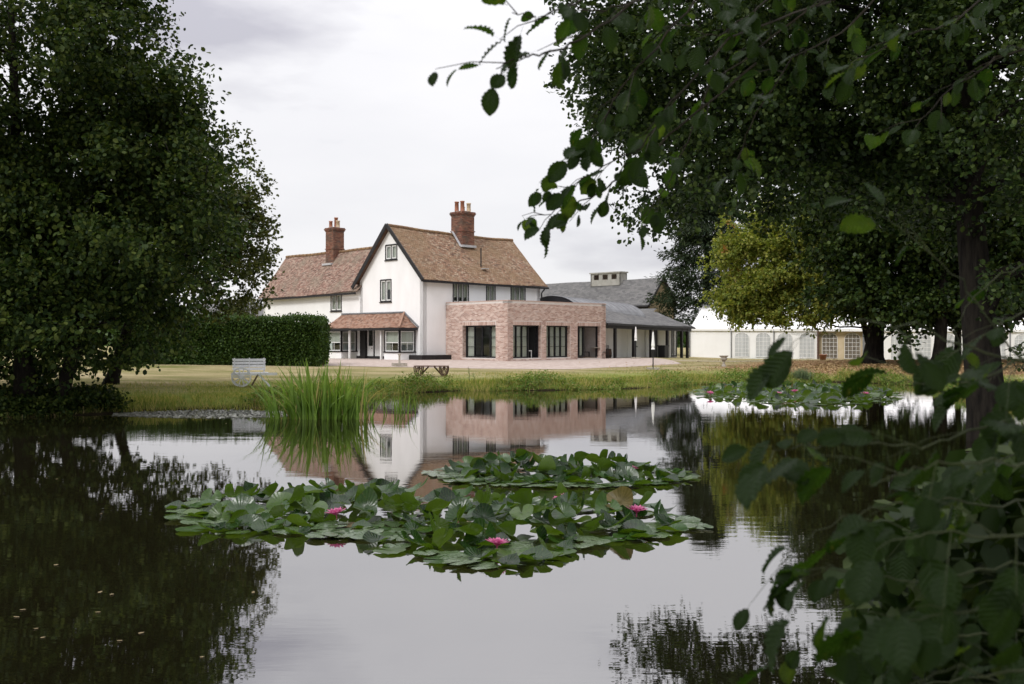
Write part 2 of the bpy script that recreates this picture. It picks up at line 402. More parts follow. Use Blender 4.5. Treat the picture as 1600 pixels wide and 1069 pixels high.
def vein_mat(name, cols, back, radial, trans, rough, spec, vcol, nv, bd):
    """leaf with ribs: side ribs leaving a midrib, or radial ribs on a lily pad; tone differs from leaf to leaf"""
    m, t, o = base_mat(name)
    co = t.nodes.new('ShaderNodeTexCoord'); sp = t.nodes.new('ShaderNodeSeparateXYZ'); t.links.new(co.outputs['Object'], sp.inputs[0])
    def M(op, a, b_=None):
        n_ = t.nodes.new('ShaderNodeMath'); n_.operation = op
        for k, v in enumerate((a, b_)):
            if v is None: continue
            if isinstance(v, (int, float)): n_.inputs[k].default_value = v
            else: t.links.new(v, n_.inputs[k])
        return n_.outputs[0]
    ay = M('ABSOLUTE', sp.outputs['Y'])
    if radial:
        ph = M('MULTIPLY', M('ARCTAN2', sp.outputs['Y'], sp.outputs['X']), nv / 6.2832)
    else:
        ph = M('MULTIPLY', M('SUBTRACT', sp.outputs['X'], M('MULTIPLY', ay, .75)), nv)
    w1 = M('ABSOLUTE', M('SUBTRACT', M('FRACT', ph), .5))          # 0 at a rib, .5 between
    rib = M('LESS_THAN', w1, .055)
    if not radial: rib = M('MAXIMUM', rib, M('LESS_THAN', ay, .012))
    oi = t.nodes.new('ShaderNodeObjectInfo')
    col = ramp(t, oi.outputs['Random'], [(i / (len(cols) - 1), c) for i, c in enumerate(cols)])
    col = mix(t, 0.7, col, ramp(t, noise(t, 2.5, 5), [(0.3, (0.6, 0.62, 0.55)), (0.7, (1.35, 1.3, 1.2))]), 'MULTIPLY')
    spot = ramp(t, noise(t, 7, 3), [(0.66, (0, 0, 0)), (0.72, (1, 1, 1))])
    col = mix(t, mix(t, 1.0, spot, (.5, .5, .5), 'MULTIPLY'), col, (0.16, 0.12, 0.04))
    col = mix(t, M('MULTIPLY', rib, .45), col, vcol)
    g = t.nodes.new('ShaderNodeNewGeometry')
    col = mix(t, g.outputs['Backfacing'], col, back)
    p = t.nodes.new('ShaderNodeBsdfPrincipled'); t.links.new(col, p.inputs['Base Color'])
    p.inputs['Roughness'].default_value = rough; p.inputs['Specular IOR Level'].default_value = spec
    t.links.new(bump(t, M('ADD', w1, M('MULTIPLY', noise(t, 6, 3), .6)), .8, bd), p.inputs['Normal'])
    tr = t.nodes.new('ShaderNodeBsdfTranslucent'); t.links.new(mix(t, 1.0, col, (1.7, 1.8, 0.6), 'MULTIPLY'), tr.inputs['Color'])
    ms = t.nodes.new('ShaderNodeMixShader'); ms.inputs[0].default_value = trans
    t.links.new(p.outputs[0], ms.inputs[1]); t.links.new(tr.outputs[0], ms.inputs[2]); t.links.new(ms.outputs[0], o.inputs[0])
    return m
M_near = vein_mat('near_alder_leaf', [(0.007, 0.020, 0.004), (0.015, 0.038, 0.007), (0.030, 0.062, 0.012), (0.065, 0.098, 0.020)], (0.022, 0.042, 0.012), False, 0.42, 0.42, 0.15, (0.045, 0.075, 0.02), 9.0, 0.004)
M_pad = vein_mat('lily_pad', [(0.018, 0.055, 0.008), (0.035, 0.080, 0.012), (0.055, 0.095, 0.016)], (0.07, 0.115, 0.010), True, 0.26, 0.28, 0.5, (0.07, 0.11, 0.03), 22, 0.004)
M_pad2 = vein_mat('dark_green_lily_pad', [(0.004, 0.018, 0.002), (0.010, 0.034, 0.004), (0.022, 0.055, 0.008)], (0.05, 0.09, 0.008), True, 0.26, 0.26, 0.5, (0.05, 0.09, 0.02), 22, 0.004)
M_pad3 = vein_mat('brown_lily_pad', [(0.07, 0.07, 0.018), (0.11, 0.075, 0.03)], (0.10, 0.065, 0.025), True, 0.2, 0.45, 0.3, (0.2, 0.15, 0.08), 22, 0.004)
M_padsheen = vein_mat('sky_sheen_lily_pad', [(0.06, 0.10, 0.045), (0.095, 0.135, 0.075), (0.12, 0.16, 0.10)], (0.07, 0.08, 0.03), True, 0.1, 0.26, 0.7, (0.15, 0.19, 0.12), 22, 0.004)  # sky sheen of the flat pads put into a paler, greyer base
M_litter = leaf_mat('fallen_leaves', [(0.20, 0.12, 0.06), (0.34, 0.22, 0.11), (0.42, 0.32, 0.16), (0.14, 0.08, 0.045)], 0.1, 0.7, 0.2)
M_litter2 = noisy('dead_leaf', (0.12, 0.085, 0.04), (0.24, 0.19, 0.10), 6, .7, 0)
M_scum = leaf_mat('floating_scum', [(0.10, 0.11, 0.07), (0.22, 0.22, 0.19), (0.32, 0.32, 0.29)], 0.0, 0.4, 0.4)
m, t, o = base_mat('pink_petal')
co = t.nodes.new('ShaderNodeTexCoord'); sp = t.nodes.new('ShaderNodeSeparateXYZ'); t.links.new(co.outputs['Generated'], sp.inputs[0])
cc = ramp(t, sp.outputs['X'], [(0.0, (0.55, 0.03, 0.17)), (0.5, (0.52, 0.06, 0.22)), (1.0, (0.68, 0.24, 0.42))])
p = t.nodes.new('ShaderNodeBsdfPrincipled'); t.links.new(cc, p.inputs['Base Color']); p.inputs['Roughness'].default_value = 0.5
tr = t.nodes.new('ShaderNodeBsdfTranslucent'); t.links.new(cc, tr.inputs[0]); ms = t.nodes.new('ShaderNodeMixShader'); ms.inputs[0].default_value = 0.35
t.links.new(p.outputs[0], ms.inputs[1]); t.links.new(tr.outputs[0], ms.inputs[2]); t.links.new(ms.outputs[0], o.inputs[0])
M_petal = m
M_stamen = noisy('yellow_stamens', (0.5, 0.3, 0.05), (0.7, 0.45, 0.1), 20, 0.7, 0.0)

# ------------------------------------------------------------------ ground and pond
shore = [(-12.9, 24.6), (-11.4, 25.6)] + [WP(*q) for q in ((190, 645), (300, 641), (430, 638), (520, 628), (600, 616), (700, 611), (850, 610), (1000, 607), (1080, 601), (1180, 598), (1300, 597), (1400, 600), (1450, 604), (1500, 617), (1560, 632))]
shore += [(14.2, 26.0), (11.5, 20.5), (10.2, 16.0), (8.6, 11.5), (6.4, 7.6), (4.0, 4.6), (2.2, 3.1), (0.0, 2.6), (-2.5, 2.5), (-6, 3.2), (-11, 5.0), (-15.5, 9.0), (-17.5, 14.5), (-16.0, 21.0)]
SH = np.array(shore)
def sdist(X, Y):               # positive outside the pond
    Pp = np.stack([X.ravel(), Y.ravel()], 1)
    dmin = np.full(len(Pp), 1e9); inside = np.zeros(len(Pp), bool)
    n = len(SH)
    for i in range(n):
        a = SH[i]; b = SH[(i + 1) % n]; ab = b - a
        tt = np.clip(((Pp - a) @ ab) / (ab @ ab), 0, 1)
        d = np.linalg.norm(Pp - (a + tt[:, None] * ab), axis=1)
        dmin = np.minimum(dmin, d)
        cond = ((a[1] > Pp[:, 1]) != (b[1] > Pp[:, 1]))
        xx = (b[0] - a[0]) * (Pp[:, 1] - a[1]) / (b[1] - a[1] + 1e-12) + a[0]
        inside ^= cond & (Pp[:, 0] < xx)
    return np.where(inside, -dmin, dmin).reshape(X.shape)
def sm(x):
    x = np.clip(x, 0, 1); return x * x * (3 - 2 * x)
def gz(X, Y, d=None):
    X = np.asarray(X, float); Y = np.asarray(Y, float)
    if d is None: d = sdist(X, Y)
    w_ = 0.25 * np.sin(X * 1.7 + 0.6 * np.sin(Y * 1.3)) + 0.2 * np.sin(Y * 2.3 + X * 0.7)
    dd = d + w_ * np.exp(-np.abs(d) / 2)
    z = 0.23 * sm(dd / 0.9) + 0.14 * sm(dd / 7) + 0.29 * sm((dd - 7) / 14)
    z = z - 0.34 * sm((X - 7) / 14) * sm((Y - 58) / 18)
    z = z + 0.10 * sm((X - 12) / 8) * sm((Y - 44) / 5) * sm((68 - Y) / 8)
    z = np.where(dd < 0, -0.9 * sm(-dd / 2.5) + 0.0, z)
    z = z + np.where(dd > 1, 0.02 * np.sin(X * 0.9) * np.sin(Y * 0.8), 0) * sm((60 - Y) / 10)
    return z
def gz1(x, y): return float(gz(np.array([x]), np.array([y]))[0])
def spaced(lo, fl, fh, hi, fine, ratio=1.16):
    a = list(np.arange(fl, fh, fine)); st = fine
    l = [fl];
    while l[-1] > lo: st *= ratio; l.append(l[-1] - st)
    st = fine; h = [a[-1]]
    while h[-1] < hi: st *= ratio; h.append(h[-1] + st)
    return np.array(sorted(set(l[1:] + a + h[1:])))
gx = spaced(-1600, -21, 24, 1600, 0.3); gy = spaced(-400, 0, 50, 2600, 0.3)
GX, GY = np.meshgrid(gx, gy)
GD = sdist(GX, GY); GZ = gz(GX, GY, GD)
nx, ny = len(gx), len(gy)
idx = np.arange(nx * ny).reshape(ny, nx)
Fq = np.stack([idx[:-1, :-1], idx[:-1, 1:], idx[1:, 1:], idx[1:, :-1]], -1).reshape(-1, 4)
ground = np_mesh('ground', np.stack([GX, GY, GZ], -1).reshape(-1, 3), Fq, M_lawn, smooth=True)
tag(ground, kind='structure')
ca = ground.data.color_attributes.new('zone', 'FLOAT_COLOR', 'POINT')
lit = np.clip(np.exp(-(((GX - 20.5) / 7.5) ** 2 + ((GY - 53) / 7.0) ** 2)) + 1.0 * np.exp(-(((GX - 27) / 12) ** 2 + ((GY - 54) / 8.0) ** 2)) + 0.8 * np.exp(-(((GX - 13) / 4) ** 2 + ((GY - 22) / 6.0) ** 2)), 0, 1)
zc = np.stack([np.clip(GD / 11, 0, 1), lit, np.zeros_like(lit), np.ones_like(lit)], -1).reshape(-1, 4).astype(np.float32)
ca.data.foreach_set('color', zc.ravel())
b = MB(); b.poly([(-22, -1, 0), (24, -1, 0), (24, 50, 0), (-22, 50, 0)])
tag(b.build('water', M_water), kind='structure')

# ------------------------------------------------------------------ walls, bricks and tiles
def wall(mb, p0, p1, z0, top, holes=(), thick=0.3, mi=0):
    """vertical wall from p0 to p1 (xy); outside is on the right-hand side; top = z or [(s,z)...]"""
    p0 = Vector((*p0, 0)); p1 = Vector((*p1, 0)); Lw = (p1 - p0).length
    d = (p1 - p0) / Lw; n = Vector((d.y, -d.x, 0))
    prof = [(0, top), (Lw, top)] if not hasattr(top, '__len__') else top
    def tz(s):
        for (a, za), (b_, zb) in zip(prof, prof[1:]):
            if a - 1e-6 <= s <= b_ + 1e-6: return za + (zb - za) * (s - a) / (b_ - a)
        return prof[-1][1]
    ss = sorted(set([0, Lw] + [a for a, _ in prof] + [h[0] for h in holes] + [h[1] for h in holes]))
    Q = lambda s, z, off: p0 + d * s + n * off + Vector((0, 0, z))
    for s0, s1 in zip(ss, ss[1:]):
        if s1 - s0 < 1e-5: continue
        mid = (s0 + s1) / 2
        hs = sorted([(h[2], h[3]) for h in holes if h[0] - 1e-6 <= mid <= h[1] + 1e-6])
        z = z0; segs = []
        for a, b_ in hs:
            if a > z + 1e-6: segs.append((z, a))
            z = b_
        for a, b_ in segs:
            for off in (0, -thick): mb.poly([Q(s0, a, off), Q(s1, a, off), Q(s1, b_, off), Q(s0, b_, off)][::1 if off == 0 else -1], mi)
        for off in (0, -thick): mb.poly([Q(s0, z, off), Q(s1, z, off), Q(s1, tz(s1), off), Q(s0, tz(s0), off)][::1 if off == 0 else -1], mi)
        mb.poly([Q(s0, tz(s0), 0), Q(s1, tz(s1), 0), Q(s1, tz(s1), -thick), Q(s0, tz(s0), -thick)], mi)
    for (a, b_, za, zb) in holes:
        mb.poly([Q(a, za, 0), Q(a, zb, 0), Q(a, zb, -thick), Q(a, za, -thick)], mi)
        mb.poly([Q(b_, za, 0), Q(b_, za, -thick), Q(b_, zb, -thick), Q(b_, zb, 0)], mi)
        mb.poly([Q(a, zb, 0), Q(b_, zb, 0), Q(b_, zb, -thick), Q(a, zb, -thick)], mi)
        mb.poly([Q(a, za, 0), Q(a, za, -thick), Q(b_, za, -thick), Q(b_, za, 0)], mi)
    for s in (0, Lw): mb.poly([Q(s, z0, 0), Q(s, z0, -thick), Q(s, tz(s), -thick), Q(s, tz(s), 0)], mi)

def bricks(mb, p0, p1, z0, z1, holes=(), bl=0.225, bh=0.075, joint=0.015, proud=0.006, soldiers=()):
    p0 = Vector((*p0, 0)); p1 = Vector((*p1, 0)); Lw = (p1 - p0).length
    d = (p1 - p0) / Lw; n = Vector((d.y, -d.x, 0))
    blocks = list(holes) + [(a, b_, za, za + 0.225) for (a, b_, za) in soldiers]
    def one(s0, s1, za, zb):
        pr = proud * random.uniform(0.6, 1.4)
        A = p0 + d * s0; B = p0 + d * s1
        Z = Vector((0, 0, 1))
        mb.hexa([A + Z * za, B + Z * za, B + Z * za - n * 0.01, A + Z * za - n * 0.01, A + Z * zb, B + Z * zb, B + Z * zb - n * .01, A + Z * zb - n * .01][:0] or
                [A + n * pr + Z * za, B + n * pr + Z * za, B - n * .01 + Z * za, A - n * .01 + Z * za,
                 A + n * pr + Z * zb, B + n * pr + Z * zb, B - n * .01 + Z * zb, A - n * .01 + Z * zb], 0, skip=(4,))
    r_ = 0; z = z0
    while z + bh <= z1 + 1e-3:
        s = -(r_ % 2) * bl / 2
        zb = z + bh - joint
        while s < Lw:
            a = max(s, 0) + joint / 2; e_ = min(s + bl, Lw) - joint / 2
            iv = [(a, e_)]
            for h in blocks:
                if h[2] < zb and h[3] > z + 1e-3:
                    iv2 = []
                    for (x0, x1) in iv:
                        if h[0] >= x1 or h[1] <= x0: iv2.append((x0, x1))
                        else:
                            if h[0] > x0: iv2.append((x0, h[0]))
                            if h[1] < x1: iv2.append((h[1], x1))
                    iv = iv2
            for x0, x1 in iv:
                if x1 - x0 > 0.03: one(x0, x1, z, zb)
            s += bl
        z += bh; r_ += 1
    for (a, b_, za) in soldiers:
        s = a
        while s + 0.075 <= b_ + 1e-3:
            one(s + joint / 2, s + 0.075 - joint / 2, za, za + 0.215); s += 0.075

def tiles(mb, Pf, ncols_w, rows, tw=0.18, th=0.014, jit=0.004, lap=1.35):
    """Pf(a,b): point on the slope, a 0..1 along the eave, b 0..1 up the slope"""
    for r_ in range(rows):
        b0 = r_ / rows; b1 = min(1.0, (r_ + lap) / rows)
        A = Pf(0, b0); B = Pf(1, b0); n = max(1, int((B - A).length / tw))
        off = (r_ % 2) * 0.5
        for k in range(-1, n + 1):
            a0 = max(0, (k + off) / n); a1 = min(1, (k + 1 + off) / n)
            if a1 - a0 < 0.15 / n: continue
            ga = 0.03 / n
            q = [Pf(a0 + ga, b0), Pf(a1 - ga, b0), Pf(a1 - ga, b1), Pf(a0 + ga, b1)]
            nn = (q[1] - q[0]).cross(q[3] - q[0])
            if nn.length < 1e-9: continue
            nn.normalize()
            l0 = th * 1.6 + random.uniform(-jit, jit); l1 = 0.001
            dz = random.uniform(-jit, jit)
            mb.hexa([q[0], q[1], q[2], q[3], q[0] + nn * (l0 + dz), q[1] + nn * (l0 - dz), q[2] + nn * (l1 + .004), q[3] + nn * (l1 + .004)], 0, skip=(0, 4))
def slope_sheet(mb, Pf, na=24, nb=10, down=0.03, mi=0):
    g_ = [[Pf(i / na, j / nb) for i in range(na + 1)] for j in range(nb + 1)]
    for j in range(nb):
        for i in range(na):
            q = [g_[j][i], g_[j][i + 1], g_[j + 1][i + 1], g_[j + 1][i]]
            mb.poly([p_ - Vector((0, 0, down)) for p_ in q], mi)

def mat_local(obj_parent): return obj_parent

def window(parent, p0, p1, za, zb, panes=2, inset=0.05, curtain=True, frame=0.06, white=True, rails=(), sill=True, cpanes=None, bars=0.045, fm=None):
    """window filling the hole p0..p1 (xy on the outer face, outside on the right), za..zb"""
    p0 = Vector((*p0, 0)); p1 = Vector((*p1, 0)); Lw = (p1 - p0).length
    d = (p1 - p0) / Lw; n = Vector((d.y, -d.x, 0)); Z = Vector((0, 0, 1))
    def bx(mb, s0, s1, z0, z1, o0, o1):     # o0 outer, o1 inner offset
        A = p0 + d * s0; B = p0 + d * s1
        mb.hexa([A + n * o0 + Z * z0, B + n * o0 + Z * z0, B + n * o1 + Z * z0, A + n * o1 + Z * z0,
                 A + n * o0 + Z * z1, B + n * o0 + Z * z1, B + n * o1 + Z * z1, A + n * o1 + Z * z1])
    f = MB(); fo, fi = 0.025, -0.08
    bx(f, -0.02, frame, za, zb, fo, fi); bx(f, Lw - frame, Lw + 0.02, za, zb, fo, fi)
    bx(f, frame, Lw - frame, zb - frame, zb + .02, fo, fi); bx(f, frame, Lw - frame, za - .01, za + frame, fo, fi)
    pw = (Lw - 2 * frame) / panes
    for k in range(1, panes):
        bx(f, frame + k * pw - frame * .45, frame + k * pw + frame * .45, za + frame, zb - frame, fo - .005, fi)
    win = f.build('window', fm or M_black, parent)
    for k in range(panes):
        s0 = frame + k * pw + (frame * .45 if k else 0); s1 = frame + (k + 1) * pw - (frame * .45 if k < panes - 1 else 0)
        z0 = za + frame; z1 = zb - frame
        if white:
            c = MB(); cw = bars
            bx(c, s0, s0 + cw, z0, z1, -.01, -.05); bx(c, s1 - cw, s1, z0, z1, -.01, -.05)
            bx(c, s0 + cw, s1 - cw, z0, z0 + cw, -.01, -.05); bx(c, s0 + cw, s1 - cw, z1 - cw, z1, -.01, -.05)
            for r_ in rails:
                zz = z0 + (z1 - z0) * r_; bx(c, s0 + cw, s1 - cw, zz - .014, zz + .014, -.012, -.045)
            c.build('casement', M_whitewood, win)
        elif rails:
            c = MB()
            for r_ in rails:
                zz = z0 + (z1 - z0) * r_; bx(c, s0, s1, zz - .014, zz + .014, -.012, -.045)
            c.build('glazing_bar', fm or M_black, win)
        gq = MB(); A = p0 + d * s0 - n * .032; B = p0 + d * s1 - n * .032
        gq.hexa([A + Z * z0, B + Z * z0, B + Z * z0 - n * .006, A + Z * z0 - n * .006, A + Z * z1, B + Z * z1, B + Z * z1 - n * .006, A + Z * z1 - n * .006])
        gq.build('pane', M_glass, win)
        if curtain and (cpanes is None or k in cpanes):
            cu = MB(); nfold = 14
            lo = z0 + (z1 - z0) * (0.0 if curtain is True else curtain[k % len(curtain)])
            for i in range(nfold):
                a = s0 + (s1 - s0) * i / nfold; b_ = s0 + (s1 - s0) * (i + 1) / nfold
                o_a = -.10 - .02 * (i % 2); o_b = -.10 - .02 * ((i + 1) % 2)
                A = p0 + d * a + n * o_a; B = p0 + d * b_ + n * o_b
                cu.poly([A + Z * lo, B + Z * lo, B + Z * z1, A + Z * z1])
            cu.build('curtain', M_curtain, win)
    if sill:
        s = MB(); bx(s, -.06, Lw + .06, za - .07, za - .012, .07, -.02); s.build('sill', fm or M_black, win)
    return win

# ------------------------------------------------------------------ farmhouse (local x runs along the right wall, local y along the gable wall)
HX, HY = -5.54, 62.0
GF = 0.62                                  # ground level at the house
house = thing('farmhouse', 'white rendered farmhouse with red clay tile roofs and black window frames behind the pond', 'house', (HX, HY, 0), R(45))
S2 = math.sqrt(0.5)
def u_at(px, v=0.0):       # distance along the gable wall plane (v fixed)
    k = (px - 800) / F; return (HX + S2 * v - k * (HY + S2 * v)) / (S2 * (1 + k))
def v_at(px, u=0.0):
    k = (px - 800) / F; return (k * (HY + S2 * u) - (HX - S2 * u)) / (S2 * (1 - k))
def z_at(py, u, v):
    return CZ + (530 - py) / F * (HY + S2 * (u + v))
GW = 6.55; HL = 10.62; EV = 5.92; PK = 9.30; WL = 18.75; WEV = 5.30; WD = 4.5; WRG = 8.30
def uwin(x0, x1, y0, y1, v=0.0):           # hole rectangle on the gable/wing wall, measured from its left (far) end
    a, b_ = u_at(x1, v), u_at(x0, v)
    m_ = (a + b_) / 2
    return a, b_, z_at(y1, m_, v), z_at(y0, m_, v)
front_holes_u = [uwin(602.4, 620.6, 382.3, 406), uwin(594.4, 611.6, 437, 471.6), uwin(517, 533.8, 459.6, 486.2)]
door_hole = (5.0, 6.3, GF, 2.7)
# front wall runs from left end (y=WL) to the corner (y=0): outside = right side when walking from y=WL? direction -y, right side = -x  -> ok
def s_of(u): return WL - u
hs = [(s_of(b_), s_of(a), z0, z1) for (a, b_, z0, z1) in front_holes_u] + [(s_of(door_hole[1]), s_of(door_hole[0]), door_hole[2], door_hole[3])]
mbw = MB()
wall(mbw, (0, WL), (0, 0), GF - 0.4, [(0, WEV - .05), (s_of(GW) - .001, WEV - .05), (s_of(GW), EV - .1), (s_of(GW / 2), PK - .12), (WL, EV - .1)], hs, 0.3)
def vwin(x0, x1, y0, y1):
    a, b_ = v_at(x0), v_at(x1); m_ = (a + b_) / 2
    return a, b_, z_at(y1, 0, m_), z_at(y0, 0, m_)
rh = [vwin(707.6, 732, 438.6, 477), vwin(759.7, 773.8, 442.3, 477), vwin(798, 820.6, 445.5, 478)]
rh = [(a, b_, 4.30, z1) for (a, b_, z0, z1) in rh]
wall(mbw, (0, 0), (HL, 0), GF - 0.4, EV - .12, rh, 0.3)
wall(mbw, (HL, 0), (HL, GW), GF - 0.4, [(0, EV - .25), (GW / 2, PK - .5), (GW, EV - .25)], (), 0.3)
wall(mbw, (HL, GW), (0, GW), GF - 0.4, EV - .12, (), 0.3)
wall(mbw, (WD, GW), (WD, WL), GF - .4, WEV - .05, (), 0.3)
wall(mbw, (WD, WL), (0, WL), GF - 0.4, [(0, WEV), (WD / 2, WRG - .15), (WD, WEV)], (), 0.3)
mbw.build('wall', M_white, house)
fl = MB(); fl.box(.35, HL - .35, .35, GW - .35, 3.3, 3.42); fl.box(.35, HL - .35, .35, GW - .35, GF - .1, GF + .05); fl.build('floor', M_floor, house)
for i, (a, b_, z0, z1) in enumerate(front_holes_u):
    window(house, (0, b_), (0, a), z0, z1, 2, white=True, curtain=[0.0, 0.0] if i != 1 else [0.0, 0.55], bars=.075)
window(house, (rh[0][0], 0), (rh[0][1], 0), rh[0][2], rh[0][3], 3, rails=(), curtain=[0.22])
window(house, (rh[1][0], 0), (rh[1][1], 0), rh[1][2], rh[1][3], 2, rails=(), curtain=[0.15])
window(house, (rh[2][0], 0), (rh[2][1], 0), rh[2][2], rh[2][3], 3, rails=(), curtain=[0.15])
# roofs
def sag(a): return 4 * a * (1 - a)
def lift(P0, P1, P2, P3, sg=0.0, sgtop=0.0, kink=None):
    P0, P1, P2, P3 = map(Vector, (P0, P1, P2, P3))
    def f_(a, b_):
        p_ = (P0 * (1 - a) + P1 * a) * (1 - b_) + (P3 * (1 - a) + P2 * a) * b_
        z = -(sg * (1 - b_) + sgtop * b_) * sag(a) - 0.07 * 4 * b_ * (1 - b_)
        z += 0.012 * math.sin(a * 23 + b_ * 5) + 0.01 * math.sin(b_ * 17 + a * 9)
        return p_ + Vector((0, 0, z))
    return f_
OH = 0.32
sl_main = lift((-.30, -OH, EV - .27), (HL + .45, -OH, EV - .30), (HL + .55, GW / 2, PK - .22), (-.30, GW / 2, PK), .04, .12)
mt = MB(); tiles(mt, sl_main, 0, 44); o = mt.build('roof_tiles', M_tile, house); tag(o, kind='stuff')
sl_back = lift((HL + .45, GW + OH, EV - .3), (-.30, GW + OH, EV - .27), (-.30, GW / 2, PK), (HL + .55, GW / 2, PK - .22), .04, .12)
rf = MB(); slope_sheet(rf, sl_main); slope_sheet(rf, sl_back)
sl_wing = lift((-OH, WL + .25, WEV - .28), (-OH, GW - .1, WEV - .12), (WD / 2 - .05, GW - 1.2, WRG + .08), (WD / 2 - .05, WL + .3, WRG), .06, .10)
sl_wingb = lift((WD + OH, GW - .1, WEV - .25), (WD + OH, WL + .25, WEV - .28), (WD / 2 - .05, WL + .3, WRG), (WD / 2 - .05, GW - 1.2, WRG + .08), .06, .10)
slope_sheet(rf, sl_wing); slope_sheet(rf, sl_wingb)
rf.build('roof', M_underlay, house)
mt = MB(); tiles(mt, sl_wing, 0, 38); o = mt.build('roof_tiles', M_tile2, house); tag(o, kind='stuff')
# ridge tiles as half-round pieces
for fn, nm in ((sl_main, 26), (sl_wing, 28)):
    for k in range(nm):
        A = fn(k / nm + .002, 1.0); B = fn((k + 1) / nm - .002, 1.0)
        r_ = MB(); r_.tube([A + Vector((0, 0, .02)), B + Vector((0, 0, .02))], [.105, .115], 7); r_.build('ridge_tile', M_ridge, house)
# barge boards and gutters
bb = MB()
bb.bar((-.33, -OH - .05, EV - .30), (-.33, GW / 2, PK + .02), .06, .26); bb.bar((-.33, GW + .45, EV - .55), (-.33, GW / 2, PK + .02), .06, .26)
bb.build('barge_board', M_black, house)
g_ = MB(); g_.bar((-.3, -OH - .05, EV - .37), (HL + .45, -OH - .05, EV - .42), .12, .13); g_.bar((-OH - .04, GW + .05, WEV - .28), (-OH - .04, WL + .25, WEV - .42), .12, .13)
g_.build('gutter', M_black, house)
dp = MB(); dp.tube([(HL + .08, -.38, EV - .45), (HL + .04, -.1, EV - .75), (HL + .04, -.1, 2.2)], .05, 8); dp.build('downpipe', M_black, house)
# dark plinth
pl = MB(); pl.box(-.07, -.003, 0.0, WL, GF - .3, GF + .22); pl.box(-.07, 1.88, -.55, -.003, GF - .3, GF + .34); pl.box(-.55, -.072, -.55, .9, GF - .3, GF + .34)
pl.build('plinth', M_black, house)
# chimneys: round-cornered clustered stacks
def stack(cx, cy, z0, z1, wx, wy, pots, lbl):
    m_ = MB(); m_.box(cx - wx / 2, cx + wx / 2, cy - wy / 2, cy + wy / 2, z0, z1)
    ch = m_.build('chimney', M_darkmortar, house)
    q = [(cx - wx / 2, cy + wy / 2), (cx - wx / 2, cy - wy / 2), (cx + wx / 2, cy - wy / 2), (cx + wx / 2, cy + wy / 2)]
    bk = MB()
    for i in range(4): bricks(bk, q[i], q[(i + 1) % 4], z0, z1 - .30, proud=.016)
    # buttress ribs on each face, as on the old clustered stacks
    for z_a, z_b, ex in ((z1 - .30, z1 - .225, .03), (z1 - .225, z1 - .15, .07), (z1 - .15, z1 - .075, .10), (z1 - .075, z1, .06), (z0 + (z1 - z0) * .42, z0 + (z1 - z0) * .42 + .075, .05)):
        e2 = ex; q2 = [(cx - wx / 2 - e2, cy + wy / 2 + e2), (cx - wx / 2 - e2, cy - wy / 2 - e2), (cx + wx / 2 + e2, cy - wy / 2 - e2), (cx + wx / 2 + e2, cy + wy / 2 + e2)]
        for i in range(4): bricks(bk, q2[i], q2[(i + 1) % 4], z_a, z_b + .001, proud=.01)
        bk.box(cx - wx / 2 - e2, cx + wx / 2 + e2, cy - wy / 2 - e2, cy + wy / 2 + e2, z_a + .004, z_b - .012)
    o = bk.build('brick', M_oldbrick, ch); tag(o, kind='stuff')
    for (dx, dy, h, r_, mt_) in pots:
        p_ = MB(); p_.lathe((cx + dx, cy + dy, z1), [(r_ * 1.1, 0), (r_, .05), (r_ * .9, h - .08), (r_ * 1.08, h - .07), (r_ * 1.08, h), (r_ * .75, h), (r_ * .7, h - .2)], 12)
        p_.build('chimney_pot', mt_, ch, True)
    cp = MB(); cp.lathe((cx, cy, z1), [(wx * .62, -.01), (wx * .5, .05), (0.01, .07)], 4); cp.build('flaunching', M_darkmortar, ch)
    return ch
cu_, cv_ = 2.95, v_at(723, 2.95)
stack(cv_, cu_, PK - 1.0, 10.66, 1.12, 1.1, [(-.28, .3, .72, .15, M_terracotta), (-.05, -.02, .76, .15, M_terracotta), (.3, -.28, .62, .15, M_buffpot), (.25, .25, .4, .14, M_buffpot)], '')
stack(2.1, 12.45, 7.3, 10.02, .92, .95, [(-.2, .22, .5, .13, M_terracotta), (.18, .1, .78, .14, M_terracotta), (.1, -.25, .52, .14, M_buffpot)], '')
fl = MB()
fl.bar((cv_ - .68, -.0 + cu_ - .56, PK - 1.05), (cv_ - .68, cu_ + .3, PK + .03), .18, .03); fl.build('flashing', M_flash, house)
fl = MB(); fl.box(cv_ - .7, cv_ + .6, cu_ - .74, cu_ - .54, PK - 1.1, PK - .95); fl.build('flashing', M_flash, house)
fl = MB(); fl.box(1.35, 1.6, 11.9, 13.0, 7.28, 7.42); fl.build('flashing', M_flash, house)
vv = v_at(751.5, 1.0)
vp = MB(); vp.tube([(vv, 1.0, EV + .9), (vv, 1.0, EV + 2.15)], .045, 8); vp.build('vent_pipe', M_black, house)
fl = MB(); fl.bar((vv - .2, .62, EV + .74), (vv + .25, .62, EV + .74), .3, .04); fl.build('flashing', M_flash, house)

